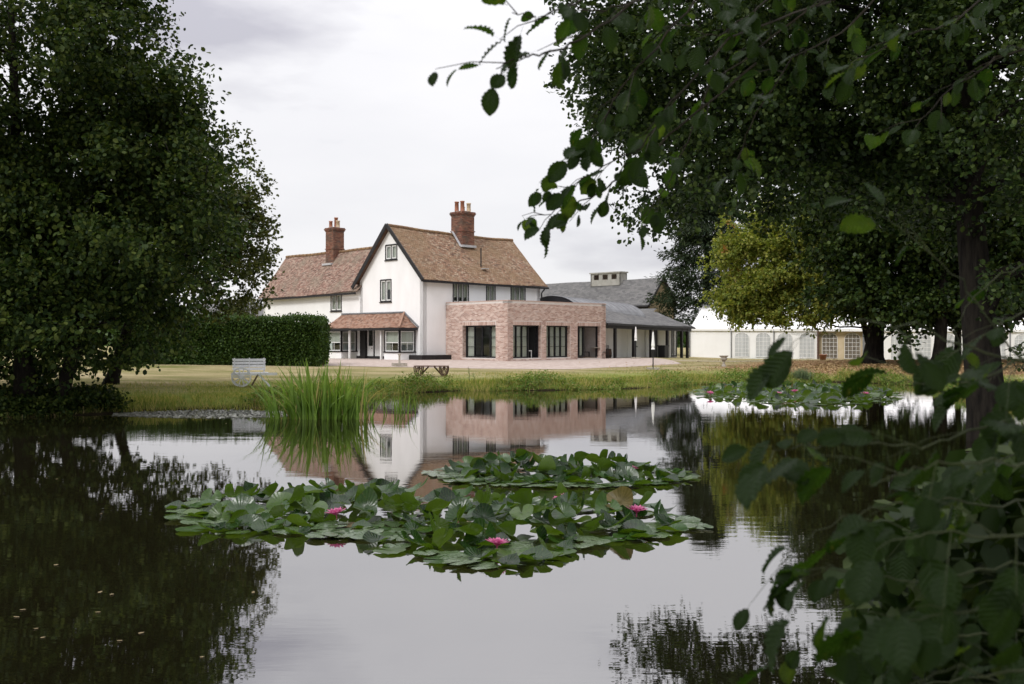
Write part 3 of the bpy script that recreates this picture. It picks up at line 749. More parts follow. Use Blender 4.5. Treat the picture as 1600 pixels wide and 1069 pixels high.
# bays and porch roof on the gable wall
PV = -1.3
def bay(u0, u1, name='bay_window'):
    m_ = MB(); z1 = 2.62; zs = 1.18
    m_.box(PV, -.002, u0, u1, GF - .3, zs - .08); m_.box(PV + .02, -.002, u0 + .02, u1 - .02, z1 - .05, z1)
    bo = m_.build(name, M_white, house)
    # front panes and return panes
    def lt(p0, p1, n_, cur):
        p0 = Vector((*p0, 0)); p1 = Vector((*p1, 0)); d = (p1 - p0); Lw = d.length; d /= Lw; n = Vector((d.y, -d.x, 0)); Z = Vector((0, 0, 1))
        def bx(mb, s0, s1, z0_, z1_, o0, o1):
            A = p0 + d * s0; B = p0 + d * s1
            mb.hexa([A + n * o0 + Z * z0_, B + n * o0 + Z * z0_, B + n * o1 + Z * z0_, A + n * o1 + Z * z0_, A + n * o0 + Z * z1_, B + n * o0 + Z * z1_, B + n * o1 + Z * z1_, A + n * o1 + Z * z1_])
        f = MB(); bx(f, 0, .11, zs, z1 - .05, 0, -.1); bx(f, Lw - .11, Lw, zs, z1 - .05, 0, -.1); bx(f, .11, Lw - .11, z1 - .16, z1 - .052, 0, -.1); bx(f, -.04, Lw + .04, zs - .08, zs - .0, .06, -.1)
        f.build('window_frame', M_black, bo)
        f = MB(); a, e_ = .112, Lw - .112; zt = z1 - .162
        bx(f, a, a + .05, zs, zt, -.02, -.07); bx(f, e_ - .05, e_, zs, zt, -.02, -.07); bx(f, a + .05, e_ - .05, zs, zs + .06, -.02, -.07); bx(f, a + .05, e_ - .05, zt - .05, zt, -.02, -.07)
        zm = zs + (zt - zs) * .42; bx(f, a + .05, e_ - .05, zm, zm + .05, -.02, -.07); bx(f, (a + e_) / 2 - .012, (a + e_) / 2 + .012, zs + .06, zm, -.03, -.06)
        f.build('sash', M_whitewood, bo)
        f = MB(); bx(f, a + .05, e_ - .05, zs + .06, zt - .05, -.045, -.05); f.build('pane', M_glass, bo)
        f = MB(); bx(f, a, e_, zs + (zt - zs) * cur, zt, -.12, -.125); f.build('blind', M_curtain, bo)
    lt((PV, u1), (PV, u0), 1, .40)
    lt((PV, u0), (-.01, u0), 1, .34)
    lt((-.01, u1), (PV, u1), 1, .4)
    f = MB(); f.box(PV + .3, PV + .4, u0 + .3, u1 - .3, zs, z1 - .2); f.build('room_shade_slab', M_dark, bo)  # near-black slab stands in for the unlit room behind the panes
    return bo
bay(.71, 2.25); bay(6.86, 8.6)
porch = MB()
def awn(Pa, Pb, Pc, Pd, rows, mb_, sheet):
    fn = lift(Pa, Pb, Pc, Pd); tiles(mb_, fn, 0, rows, tw=.2); slope_sheet(sheet, fn, 8, 6)
sheet = MB(); tl = MB()
EA = 2.66; ET = 3.62; PO = -1.5; uR, uL, tR, tL = .50, 8.85, 1.83, 8.6
awn((PO, uL, EA), (PO, uR, EA), (-.01, tR, ET), (-.01, tL, ET), 14, tl, sheet)
awn((PO, uR, EA), (-.01, uR, EA), (-.01, tR, ET), (-.01, tR, ET), 14, tl, sheet)
awn((-.01, uL, EA), (PO, uL, EA), (-.01, tL, ET), (-.01, tL, ET), 14, tl, sheet)
pr = sheet.build('porch_roof', M_underlay, house); tag(tl.build('roof_tiles', M_tile3, pr), kind='stuff')
f = MB(); f.bar((PO, uL, EA - .08), (PO, uR, EA - .08), .06, .15); f.bar((PO, uR, EA - .08), (-.02, uR, EA - .08), .06, .15); f.build('fascia', M_black, pr)
f = MB(); f.bar((-.03, tL, ET + .05), (-.03, tR, ET + .05), .1, .09); f.build('flashing', M_lead, pr); f = MB(); f.bar((-.03, tR, ET + .05), (-.03, uR - .1, EA + .06), .1, .09); f.build('flashing', M_lead, pr)
f = MB(); f.tube([(PO + .0, uR, EA + .04), (-.03, tR, ET + .05)], .06, 6); f.build('hip_tile', M_tile3, pr)
for uu in (6.0, 2.62):
    f = MB(); f.box(PV + .05, PV + .17, uu, uu + .12, GF, EA - .15); f.build('porch_post', M_whitewood, house)
f = MB()
for k in range(13): f.box(-.03, -.002, 2.35 + k * .2, 2.35 + k * .2 + .188, GF + .2, EA); 
f.build('boarding', M_whitewood, house)
f = MB(); f.box(-.06, -.002, 6.3, 6.42, GF, 2.8); f.box(-.06, -.002, 4.88, 5.0, GF, 2.8); f.box(-.06, .05, 5.0, 6.3, 2.7, 2.8); f.box(-.2, .02, 5.72, 6.3, GF, 2.7); df_ = f.build('door_frame', M_black, house)  # wide last box paints the open doorway's dark gap as solid black
f = MB(); f.box(-.01, .05, 5.0, 5.12, GF, 2.7); f.box(-.01, .05, 5.6, 5.72, GF, 2.7); f.box(-.01, .05, 5.12, 5.6, GF, 1.5); f.box(-.01, .05, 5.12, 5.6, 2.58, 2.7)
dr = f.build('front_door', M_whitewood, house)
f = MB(); f.box(.01, .02, 5.12, 5.6, 1.5, 2.58); f.build('pane', M_glass, dr)
f = MB(); f.tube([(-.02, 5.2, 1.35), (-.06, 5.2, 1.35)], .03, 8); f.build('door_knob', M_black, dr)

# ------------------------------------------------------------------ brick extension
ext = thing('brick_extension', 'flat-roofed pink brick extension with black framed glass doors, in front of the farmhouse', 'building', (HX, HY, 0), R(45))
EX0 = v_at(696.5); EY = -5.60; EXL = 9.12; ET_ = 4.25; EB = GF
# left face from (EX0, 0) to (EX0, EY); direction -y, outside -x
lh = [(1.57, 4.56, .80, 2.80)]
def sx(px):
    k = (px - 800) / F; cx_ = HX + S2 * (EX0 - EY) ; cy_ = HY + S2 * (EX0 + EY)
    return (cy_ * k - cx_) / (S2 * (1 - k))
fo = [(max(.42, sx(801.5)), sx(846), .80, 2.80), (sx(853.7), sx(891.5), .80, 2.80), (sx(902.5), sx(938.5), .72, 2.80)]
m_ = MB()
wall(m_, (EX0, -.01), (EX0, EY), EB - .4, ET_, lh, .42)
wall(m_, (EX0, EY), (EX0 + EXL, EY), EB - .4, ET_, fo, .42)
wall(m_, (EX0 + EXL, EY), (EX0 + EXL, 0), EB - .4, ET_, (), .42)
wall(m_, (EX0 + EXL - .42, .0), (HL + .01, .0), EB - .4, ET_, (), .3) if EX0 + EXL - .42 > HL + .3 else None
m_.build('wall', M_mortar, ext)
bk = MB()
for (p0, p1, hh) in (((EX0, -.01), (EX0, EY), lh), ((EX0, EY), (EX0 + EXL, EY), fo), ((EX0 + EXL, EY), (EX0 + EXL, 0), [])):
    bricks(bk, p0, p1, EB - .1, ET_ - .07, hh, soldiers=[(a, b_, z1) for (a, b_, z0, z1) in hh])
for (p0, p1) in (((EX0 - .03, 0), (EX0 - .03, EY - .03)), ((EX0 - .03, EY - .03), (EX0 + EXL + .03, EY - .03))):
    pass
# brick reveals of the openings
def reveal(x, y0, y1, z0, z1, flip):
    bricks(bk, (x, y0), (x, y1), z0, z1) if not flip else bricks(bk, (x, y1), (x, y0), z0, z1)
for (a, b_, z0, z1) in fo:
    reveal(EX0 + b_, EY + .015, EY + .30, z0, z1, True)
    reveal(EX0 + a, EY + .015, EY + .30, z0, z1, False)
for (a, b_, z0, z1) in lh:
    bricks(bk, (EX0 + .015, -.01 - a), (EX0 + .30, -.01 - a), z0, z1)
tag(bk.build('brick', M_brick, ext), kind='stuff')
cpg = MB()
cpg.box(EX0 - .02, EX0 + .44, EY - .02, -.02, ET_, ET_ + .045); cpg.box(EX0 + .441, EX0 + EXL + .02, EY - .02, EY + .44, ET_, ET_ + .045); cpg.box(EX0 + EXL - .44, EX0 + EXL + .02, EY + .441, -.02, ET_, ET_ + .045)
cpg.build('coping', M_brick, ext)
rfm = MB(); rfm.box(EX0 + .4, EX0 + EXL - .4, EY + .4, -.01, 3.4, 3.6); rfm.build('flat_roof', M_lead, ext)
rfm = MB(); rfm.box(EX0 + .4, EX0 + EXL - .4, EY + .4, -.01, GF + .02, .79); rfm.build('floor', M_floor, ext)
rfm = MB(); wall(rfm, (EX0 + 5.95, EY + 2.6), (EX0 + 5.95, EY + .45), .8, 3.39, (), .2); wall(rfm, (EX0 + 5.95, EY + 2.6), (EX0 + EXL - .43, EY + 2.6), .8, 3.39, (), .2)
rfm.build('inner_wall', M_oldbrick, ext)
# glazed doors: window() per opening, set back in the reveal
IN = .30
window(ext, (EX0 + IN, -.01 - 1.57), (EX0 + IN, -.01 - 4.56), .80, 2.80, 4, white=False, rails=(.33, .66), sill=False, frame=.09, curtain=[0.0], cpanes=(0, 3), fm=M_alu)
a, b_, z0, z1 = fo[0]
window(ext, (EX0 + a, EY + IN), (EX0 + a + (b_ - a) * .66, EY + IN), .80, 2.80, 3, white=False, rails=(.33, .66), sill=False, frame=.08, curtain=[0.0], cpanes=(0, 1, 2), fm=M_alu)
f = MB(); f.box(EX0 + b_ - .1, EX0 + b_, EY + IN - .05, EY + IN + .05, .8, 2.8); f.box(EX0 + a + (b_ - a) * .67, EX0 + b_ - .1, EY + IN - .05, EY + IN + .05, 2.72, 2.8)
f.box(EX0 + b_ - .16, EX0 + b_ - .1, EY + IN + .06, EY + 1.05, .8, 2.7); f.build('door_frame', M_alu, ext)
a, b_, z0, z1 = fo[1]
window(ext, (EX0 + a, EY + IN), (EX0 + b_, EY + IN), .80, 2.80, 4, white=False, rails=(.33, .66), sill=False, frame=.08, curtain=[0.0, 0.0, 0.0, .0], cpanes=(0, 1, 2, 3), fm=M_alu)
a, b_, z0, z1 = fo[2]
window(ext, (EX0 + a, EY + IN), (EX0 + a + (b_ - a) * .42, EY + IN), .80, 2.80, 2, white=False, rails=(), sill=False, frame=.10, curtain=[0.0], cpanes=(1,), fm=M_alu)
f = MB(); f.box(EX0 + b_ - .1, EX0 + b_, EY + IN - .05, EY + IN + .05, .8, 2.8); f.box(EX0 + a + (b_ - a) * .43, EX0 + b_ - .1, EY + IN - .05, EY + IN + .05, 2.72, 2.8); f.build('door_frame', M_alu, ext)

# barrel-vaulted lead roof behind the extension, on its own low range
vault = thing('vaulted_range', 'low range with a curved grey lead barrel roof behind the brick extension', 'building', (HX, HY, 0), R(45))
m_ = MB(); x0, x1 = 11.15, 18.6; yc, ry = -0.6, 2.6
NS = 18
for i in range(NS):
    a0 = math.pi * i / NS; a1 = math.pi * (i + 1) / NS
    q = [(yc - ry * math.cos(a_), 3.55 + 1.42 * math.sin(a_)) for a_ in (a0, a1)]
    m_.poly([(x0, q[0][0], q[0][1]), (x1, q[0][0], q[0][1] - .35), (x1, q[1][0], q[1][1] - .35), (x0, q[1][0], q[1][1])])
m_.build('barrel_roof', M_lead, vault)
for k in range(15):                      # standing seams
    xx = x0 + .02 + k * (x1 - x0 - .05) / 14
    s = MB(); dzz = -.35 * (xx - x0) / (x1 - x0)
    s.tube([(xx, yc - ry * math.cos(math.pi * i / NS), 3.565 + dzz + 1.42 * math.sin(math.pi * i / NS)) for i in range(NS + 1)], .022, 4); s.build('standing_seam', M_lead, vault)
m_ = MB()
m_.poly([(x0 + .04, yc - ry * math.cos(math.pi * i / NS) * .98, 3.55 + 1.40 * math.sin(math.pi * i / NS)) for i in range(NS + 1)]); m_.build('end_panel', M_alu, vault)
m_ = MB(); wall(m_, (x0, yc - ry + .1), (x1, yc - ry + .1), GF - .3, 3.55, (), .2); wall(m_, (x1, yc - ry + .1), (x1, yc + ry - .1), GF - .3, 3.5, (), .2); wall(m_, (x1, yc + ry - .1), (x0, yc + ry - .1), GF - .3, 3.5, (), .2); m_.build('wall', M_white, vault)

# ------------------------------------------------------------------ open gallery with slate roof
ga = math.atan2(10.0, 7.6)
gal = thing('gallery_range', 'single storey white range, slate roof on black timber posts, right of the brick extension', 'building', (6.05, 66.2, 0), ga)
GL = 12.6; GE = 3.02; GR = 4.12; WYI = 1.3
def galz(x): return -.12 * x / GL
slg = lift((.0, -.3, GE), (GL + .1, -.3, GE - .14), (GL - 1.7, 2.0, GR - .1), (0, 2.0, GR), 0, 0)
slg2 = lift((GL + .1, -.3, GE - .14), (GL + .1, 4.3, GE - .14), (GL - 1.7, 2.0, GR - .1), (GL - 1.7, 2.0, GR - .1), 0, 0)
slg3 = lift((GL + .1, 4.3, GE - .14), (0, 4.3, GE - .0), (0, 2.0, GR), (GL - 1.7, 2.0, GR - .1), 0, 0)
tl = MB(); sh_ = MB()
for fn, r_ in ((slg, 13), (slg2, 13)): tiles(tl, fn, 0, r_, tw=.3, th=.006, jit=.0015); slope_sheet(sh_, fn)
slope_sheet(sh_, slg3)
sh_.build('roof', M_slateplain, gal); tag(tl.build('slate', M_slate, gal), kind='stuff')
f = MB(); f.bar((0, -.32, GE - .09), (GL + .1, -.32, GE - .23), .1, .12); f.build('gutter', M_black, gal)
f = MB(); f.bar((0, 0, GE - .2), (GL, 0, GE - .36), .16, .26); f.build('beam', M_black, gal)
def gx_at(px, y=0.0):
    k = (px - 800) / F; ca_, sa_ = math.cos(ga), math.sin(ga)
    return (k * (66.2 + ca_ * y) - (6.05 - sa_ * y)) / (ca_ - k * sa_)
gzf = lambda x: GF - .10 * max(0, x) / GL
for px in (961, 990, 1017, 1042.5, 1065, 1074):
    x = gx_at(px); f = MB(); f.box(x - .09, x + .09, -.09, .09, gzf(x) - .1, GE - .26); f.build('post', M_black, gal)
win_g = (gx_at(994, WYI), gx_at(1006, WYI)); dr_g = (gx_at(1021, WYI), gx_at(1028, WYI)); dr_g2 = (gx_at(1049, WYI), gx_at(1057.5, WYI))
m_ = MB(); wall(m_, (0, WYI), (GL, WYI), GF - .4, 3.3, [(win_g[0], win_g[1], 1.45, 2.75), (dr_g[0], dr_g[1], GF - .05, 2.75), (dr_g2[0], dr_g2[1], GF - .05, 2.75)], .2)
wall(m_, (GL, WYI), (GL, 4.1), GF - .4, 3.0, (), .2); wall(m_, (GL, 4.1), (0, 4.1), GF - .4, 3.0, (), .2); m_.build('wall', M_white, gal)
window(gal, (win_g[0], WYI), (win_g[1], WYI), 1.45, 2.75, 1, white=False, curtain=False, frame=.12, sill=True)
window(gal, (dr_g2[0], WYI), (dr_g2[1], WYI), GF, 2.75, 2, white=True, curtain=False, frame=.1, sill=False, rails=(.33, .66))
f = MB(); f.box(dr_g[0], dr_g[1], WYI + .04, WYI + .1, GF - .05, 2.75); f.build('door', M_black, gal)
for k in range(6):
    x = (.35, 2.2, 5.3, 8.0, 9.9, 11.6)[k]; f = MB(); f.box(x, x + .07, WYI - .03, WYI - .002, GF, 3.0); f.build('timber_stud', M_whitewood, gal)

# ------------------------------------------------------------------ barn with cupola
barn = thing('barn', 'large grey slate roofed barn with a ventilated cupola behind the low ranges', 'barn', (15.04, 100.0, 0), R(45))
BR, BE, BW, BLN = 8.12, 5.40, 2.35, 21.0
m_ = MB()
wall(m_, (-BW + .12, 0), (BW - .12, 0), -.3, [(0, BE), (BW - .12, BR - .1), (2 * BW - .24, BE)], (), .25)
m_.build('gable_wall', M_yellowbrick, barn)
m_ = MB(); wall(m_, (-BW + .12, BLN), (-BW + .12, 0), -.3, BE, (), .25); wall(m_, (BW - .12, 0), (BW - .12, BLN), -.3, BE, (), .25); m_.build('side_wall', M_dark, barn)
s1 = lift((-BW - .1, BLN, BE - .1), (-BW - .1, -.2, BE - .1), (0, -.2, BR), (0, BLN, BR)); s2 = lift((BW + .1, -.2, BE - .1), (BW + .1, BLN, BE - .1), (0, BLN, BR), (0, -.2, BR))
sh_ = MB(); slope_sheet(sh_, s1, 12, 8, .05); slope_sheet(sh_, s2, 12, 8, .05); sh_.build('roof', M_slateplain, barn)
tl = MB(); tiles(tl, s1, 0, 20, tw=.42, th=.006, jit=.001); tag(tl.build('slate', M_slate, barn), kind='stuff')
f = MB(); f.bar((-BW - .12, -.25, BE - .18), (0, -.25, BR + .0), .08, .22); f.bar((BW + .12, -.25, BE - .18), (0, -.25, BR), .08, .22); f.bar((-BW - .16, -.2, BE - .2), (-BW - .16, BLN, BE - .2), .12, .14); f.build('barge_board', M_black, barn)
cup = MB(); c0, c1 = 4.9, 8.9; cx0, cx1 = -.55, .6; zb, zt = 7.55, 8.95
wall(cup, (cx0, c1), (cx0, c0), zb, zt - .1, [(.45, 1.15, 8.2, 8.72), (1.65, 2.35, 8.2, 8.72), (2.85, 3.55, 8.2, 8.72)], .15); wall(cup, (cx0, c0), (cx1, c0), zb, zt - .1, (), .15); wall(cup, (cx1, c0), (cx1, c1), zb, zt - .1, (), .15); wall(cup, (cx1, c1), (cx0, c1), zb, zt - .1, (), .15)
cpo = cup.build('cupola', M_concrete, barn)
f = MB(); f.box(cx0 - .1, cx1 + .1, c0 - .1, c1 + .1, zt - .1, zt + .03); f.build('cupola_roof', M_concrete, cpo)
for k in range(3):
    f = MB(); yy = c1 - (.45 + 1.2 * k) - .7
    for j in range(4): f.bar((cx0 + .05, yy, 8.24 + j * .13), (cx0 + .05, yy + .7, 8.24 + j * .13), .09, .02)
    f.build('louvre', M_oldwood, cpo)
lowb = thing('buff_outbuilding', 'small buff gabled outbuilding below the barn gable, behind the slate roofed range', 'outbuilding', (13.4, 92, 0), R(45))
m_ = MB(); wall(m_, (-1.8, 0), (1.8, 0), 0, [(0, 3.6), (1.8, 4.75), (3.6, 3.6)], (), .25); wall(m_, (-1.8, 4), (-1.8, 0), 0, 3.6, (), .25); m_.build('wall', M_yellowbrick, lowb)
m_ = MB(); m_.poly([(-1.95, 4, 3.55), (-1.95, .05, 3.55), (0, .05, 4.8), (0, 4, 4.8)]); m_.poly([(1.95, .05, 3.55), (1.95, 4, 3.55), (0, 4, 4.8), (0, .05, 4.8)]); m_.build('roof', M_slate, lowb)
# small grey roof seen over the hedge at the left
shed = thing('shed', 'grey roofed shed showing over the hedge left of the farmhouse', 'shed', (-21.6, 80, 0), R(8))
m_ = MB(); m_.box(-4, 4, 0, 4, 0, 3.6); m_.build('wall', M_yellowbrick, shed)
m_ = MB(); m_.hexa([(-4.2, -.2, 3.6), (4.2, -.2, 3.6), (4.2, 4.2, 3.6), (-4.2, 4.2, 3.6), (-4.2, 2, 4.9), (4.2, 2, 4.9), (4.2, 2.1, 4.9), (-4.2, 2.1, 4.9)]); m_.build('roof', M_slate, shed)

# ------------------------------------------------------------------ marquee
ma_ = math.atan2(-8.0, 19.4)
MX, MY = 15.2, 85.0
marq = thing('marquee', 'long white marquee with arched windows behind the trees on the right', 'marquee', (MX, MY, 0), ma_)
NB = 12; BWd = 3.5; HW = 7.2
def mg(s): return 0.43 - .012 * s if s < 20 else .2
ez = lambda s: 2.84 - .008 * s
rz_ = lambda s: 5.75 - .008 * s
m_ = MB()
for k in range(NB):
    s0, s1 = k * BWd, (k + 1) * BWd
    for j in range(4):
        for (ya, yb, za, zb) in ((-.08 + j * HW / 4, -.08 + (j + 1) * HW / 4, j / 4, (j + 1) / 4),):
            f0 = lambda s, q_: ez(s) + (rz_(s) - ez(s)) * q_ - .10 * 4 * q_ * (1 - q_)
            sm_ = (s0 + s1) / 2
            m_.poly([(s0, ya, f0(s0, za)), (sm_, ya, f0(sm_, za) - .03), (sm_, yb, f0(sm_, zb) - .03), (s0, yb, f0(s0, zb))])
            m_.poly([(sm_, ya, f0(sm_, za) - .03), (s1, ya, f0(s1, za)), (s1, yb, f0(s1, zb)), (sm_, yb, f0(sm_, zb) - .03)])
    m_.poly([(s0, 2 * HW, ez(s0)), (s1, 2 * HW, ez(s1)), (s1, HW - .08, rz_(s1)), (s0, HW - .08, rz_(s0))])
m_.build('roof', M_canvas, marq, True)
f = MB()
for k in range(NB):
    s0 = k * BWd; f.bar((s0 + .01, -.11, ez(s0) - .06), (s0 + BWd - .01, -.11, ez(s0 + BWd) - .06), .05, .2)
f.build('valance', M_canvas, marq)
def arch_pts(xc, wd, zb, zt, n=10):
    r_ = wd / 2; zc_ = zt - r_ * .8
    pts = [(xc - r_, zb), (xc + r_, zb)]
    for i in range(n + 1):
        a = math.pi * i / n; pts.append((xc + r_ * math.cos(a), zc_ + r_ * .8 * math.sin(a)))
    return pts
def arched_window(parent, xc, y, wd, zb, zt, film):
    pts = arch_pts(xc, wd, zb, zt); wn = MB(); wn.poly([(x, y, z) for x, z in pts]); wo = wn.build('window', film, parent)
    f = MB()
    f.tube([(x, y - .01, z) for x, z in pts] + [(pts[0][0], y - .01, pts[0][1])], .022, 4, cap=False)
    r_ = wd / 2; zc_ = zt - r_ * .8
    for i in range(1, 4):
        xx = xc - r_ + wd * i / 4; top = zc_ + .8 * math.sqrt(max(0, r_ * r_ - (xx - xc) ** 2)); f.bar((xx, y - .012, zb), (xx, y - .012, top), .022, .01, up=(0, 1, 0))
    z = zb + .32
    while z < zt - .1:
        hw_ = r_ if z < zc_ else r_ * math.sqrt(max(0, 1 - ((z - zc_) / (r_ * .8)) ** 2)); f.bar((xc - hw_, y - .013, z), (xc + hw_, y - .013, z), .01, .022); z += .32
    f.build('window_bars', M_canvas, wo)
for k in range(NB):
    s0, s1 = k * BWd, (k + 1) * BWd; beige = (k == 3)
    yy = 0.35 if beige else 0.0
    w_ = MB(); nseg = 14
    for i in range(nseg):
        a = s0 + (s1 - s0) * i / nseg; b_ = s0 + (s1 - s0) * (i + 1) / nseg
        oa = .015 * math.sin(i * 2.2 + k); ob = .015 * math.sin((i + 1) * 2.2 + k) if i < nseg - 1 else .015 * math.sin(k * 0.0)
        w_.poly([(a, yy + oa, mg(a) - .1), (b_, yy + ob, mg(b_) - .1), (b_, yy + ob * .3, ez(b_) - .03), (a, yy + oa * .3, ez(a) - .03)])
    wp = w_.build('wall_panel', M_beige if beige else M_canvas, marq, True)
    if beige: wp['label'] = 'beige lined entrance bay set back in the white wall'
    if k > 0:
        for xc in (s0 + .88, s0 + 2.62):
            arched_window(wp, xc, yy - .03, 1.18, mg(xc) + .12, ez(xc) - .28, M_darkpane if beige else M_clearpane)
for k in range(NB + 1):
    s0 = k * BWd; f = MB(); f.tube([(s0, -.1, mg(s0) - .1), (s0, -.1, ez(s0))], .045 if k not in (3, 4) else .08, 6); f.build('pole', M_lead if k not in (3,) else M_oldwood, marq)
w_ = MB(); w_.poly([(0, 2 * HW, .2), (0, 0.0, .3), (0, 0, ez(0)), (0, HW, rz_(0)), (0, 2 * HW, ez(0))]); e_ = NB * BWd; w_.poly([(e_, 0, 0), (e_, 2 * HW, 0), (e_, 2 * HW, ez(e_)), (e_, HW, rz_(e_)), (e_, 0, ez(e_))]); w_.poly([(e_, 2 * HW, 0), (0, 2 * HW, .2), (0, 2 * HW, ez(0)), (e_, 2 * HW, ez(e_))]); w_.build('end_wall', M_canvas, marq)

# ------------------------------------------------------------------ patio and path sheets following the ground
def sheet_on_ground(name, fx, na, nb, mat, lift_=0.012):
    V = []; 
    for j in range(nb + 1):
        for i in range(na + 1):
            x, y = fx(i / na, j / nb); V.append((x, y))
    V = np.array(V); Z = gz(V[:, 0], V[:, 1]) + lift_
    idx = np.arange((na + 1) * (nb + 1)).reshape(nb + 1, na + 1)
    Fq = np.stack([idx[:-1, :-1], idx[:-1, 1:], idx[1:, 1:], idx[1:, :-1]], -1).reshape(-1, 4)
    return tag(np_mesh(name, np.column_stack([V, Z]), Fq, mat), kind='structure')
def pat(a, b_):
    x = -17 + 27 * a
    near = 50.5 + 1.0 * abs(x + 2) * .15 + (0.9 * max(0, x - 3)); far = 66 + .35 * max(0, x)
    return x, near + (far - near) * b_
sheet_on_ground('patio', pat, 60, 24, M_patio)
def pth(a, b_):
    x = 9.5 + 14 * a; y = 63 - 3.2 * math.sin(a * 2.4) + 10 * a * a
    return x, y + .7 * (b_ - .5)
sheet_on_ground('path', pth, 40, 2, noisy('pale_path', (0.36, 0.30, 0.22), (0.5, 0.43, 0.33), 3, 0.95, .3), .014)

# ------------------------------------------------------------------ vegetation generators
LEAF6 = np.array([(0, 0, 0), (.35, .36, .07), (.75, .33, .05), (1, 0, -.04), (.75, -.33, .05), (.35, -.36, .07)])
def unit(v): return v / (np.linalg.norm(v, axis=1, keepdims=True) + 1e-9)
def leaves(pos, ax, nrm, size, tmpl=LEAF6, quads=((0, 1, 2, 3), (0, 3, 4, 5)), width=1.0):
    ax = unit(ax); sd_ = unit(np.cross(nrm, ax)); nn = np.cross(ax, sd_)
    s = size[:, None, None]
    V = pos[:, None, :] + s * (tmpl[None, :, 0:1] * ax[:, None, :] + width * tmpl[None, :, 1:2] * sd_[:, None, :] + tmpl[None, :, 2:3] * nn[:, None, :])
    k = len(tmpl); base = (np.arange(len(pos)) * k)[:, None, None]
    Fq = (base + np.array(quads)[None]).reshape(-1, 4)
    return V.reshape(-1, 3), Fq
def blob_points(blobs, n, shell=.45, zmin=.4):
    vol = np.array([b_[3] * b_[4] * b_[5] for b_ in blobs]) ** .8; pr = vol / vol.sum()
    which = rng.choice(len(blobs), n, p=pr); B = np.array(blobs)[which]
    d = unit(rng.normal(size=(n, 3))); r_ = rng.random(n) ** shell
    p_ = B[:, :3] + d * B[:, 3:6] * r_[:, None]
    p_[:, 2] = np.maximum(p_[:, 2], zmin + rng.random(n) * .4)
    return p_, B[:, :3]
def crown(blobs, n_boughs, clumps_per, leaves_per, lsize, bough_r=1.1, twig=.55, droop=.35, shell=.4, flat=.6, sz_var=.3, zmin=.4, clip=None):
    bp, bc = blob_points(blobs, n_boughs, shell, zmin)
    if clip is not None:
        k_ = clip(bp); bp, bc = bp[k_], bc[k_]
    n_b = len(bp)
    od = unit(bp - bc + rng.normal(size=bp.shape) * .6)
    br = bough_r * rng.uniform(.6, 1.35, n_b)
    ci = np.repeat(np.arange(n_b), clumps_per)
    dd_ = unit(rng.normal(size=(len(ci), 3)) + np.array([0, 0, .55])); dd_[:, 2] = np.maximum(dd_[:, 2], -.25)
    cp = bp[ci] + dd_ * (br[ci] * rng.uniform(.45, 1.0, len(ci)))[:, None] * np.array([1, 1, flat * 1.15])
    # each clump is a twig
    td = unit(od[ci] * .9 + rng.normal(size=cp.shape) * .75 + np.array([0, 0, -droop * .4]))
    tl_ = twig * rng.uniform(.6, 1.4, len(cp))
    li = np.repeat(np.arange(len(cp)), leaves_per)
    tt = rng.random(len(li))
    pos = cp[li] + td[li] * (tl_[li] * tt)[:, None] + rng.normal(size=(len(li), 3)) * twig * .13
    pos[:, 2] -= (tl_[li] * tt ** 2) * droop * .5
    pos[:, 2] = np.maximum(pos[:, 2], .12)
    if clip is not None:
        ck = clip(cp); cp_o, td_o, tl_o = cp[ck], td[ck], tl_[ck]
        kk = clip(pos); pos = pos[kk]; li = li[kk]
    ax = td[li] * .7 + rng.normal(size=pos.shape) * .75 + np.array([0, 0, -droop])
    nrm = np.array([0, 0, 1.0]) + rng.normal(size=pos.shape) * .55
    size = lsize * rng.uniform(1 - sz_var, 1 + sz_var, len(pos))
    if clip is not None: cp, td, tl_ = cp_o, td_o, tl_o * .6
    return leaves(pos, ax, nrm, size) + (bp, cp, td, tl_)
def limb(mb, p0, p1, r0, r1, bend=.1, n=7, seg=6):
    p0 = Vector(p0); p1 = Vector(p1); Lg = (p1 - p0).length
    off = Vector((random.gauss(0, 1), random.gauss(0, 1), random.gauss(0, .5))) * Lg * bend
    pts = []; rr = []
    for i in range(seg + 1):
        t_ = i / seg; pts.append(p0.lerp(p1, t_) + off * math.sin(math.pi * t_) + Vector((random.gauss(0, 1), random.gauss(0, 1), random.gauss(0, 1))) * Lg * .008)
        rr.append(r0 + (r1 - r0) * t_)
    mb.tube(pts, rr, n); return pts
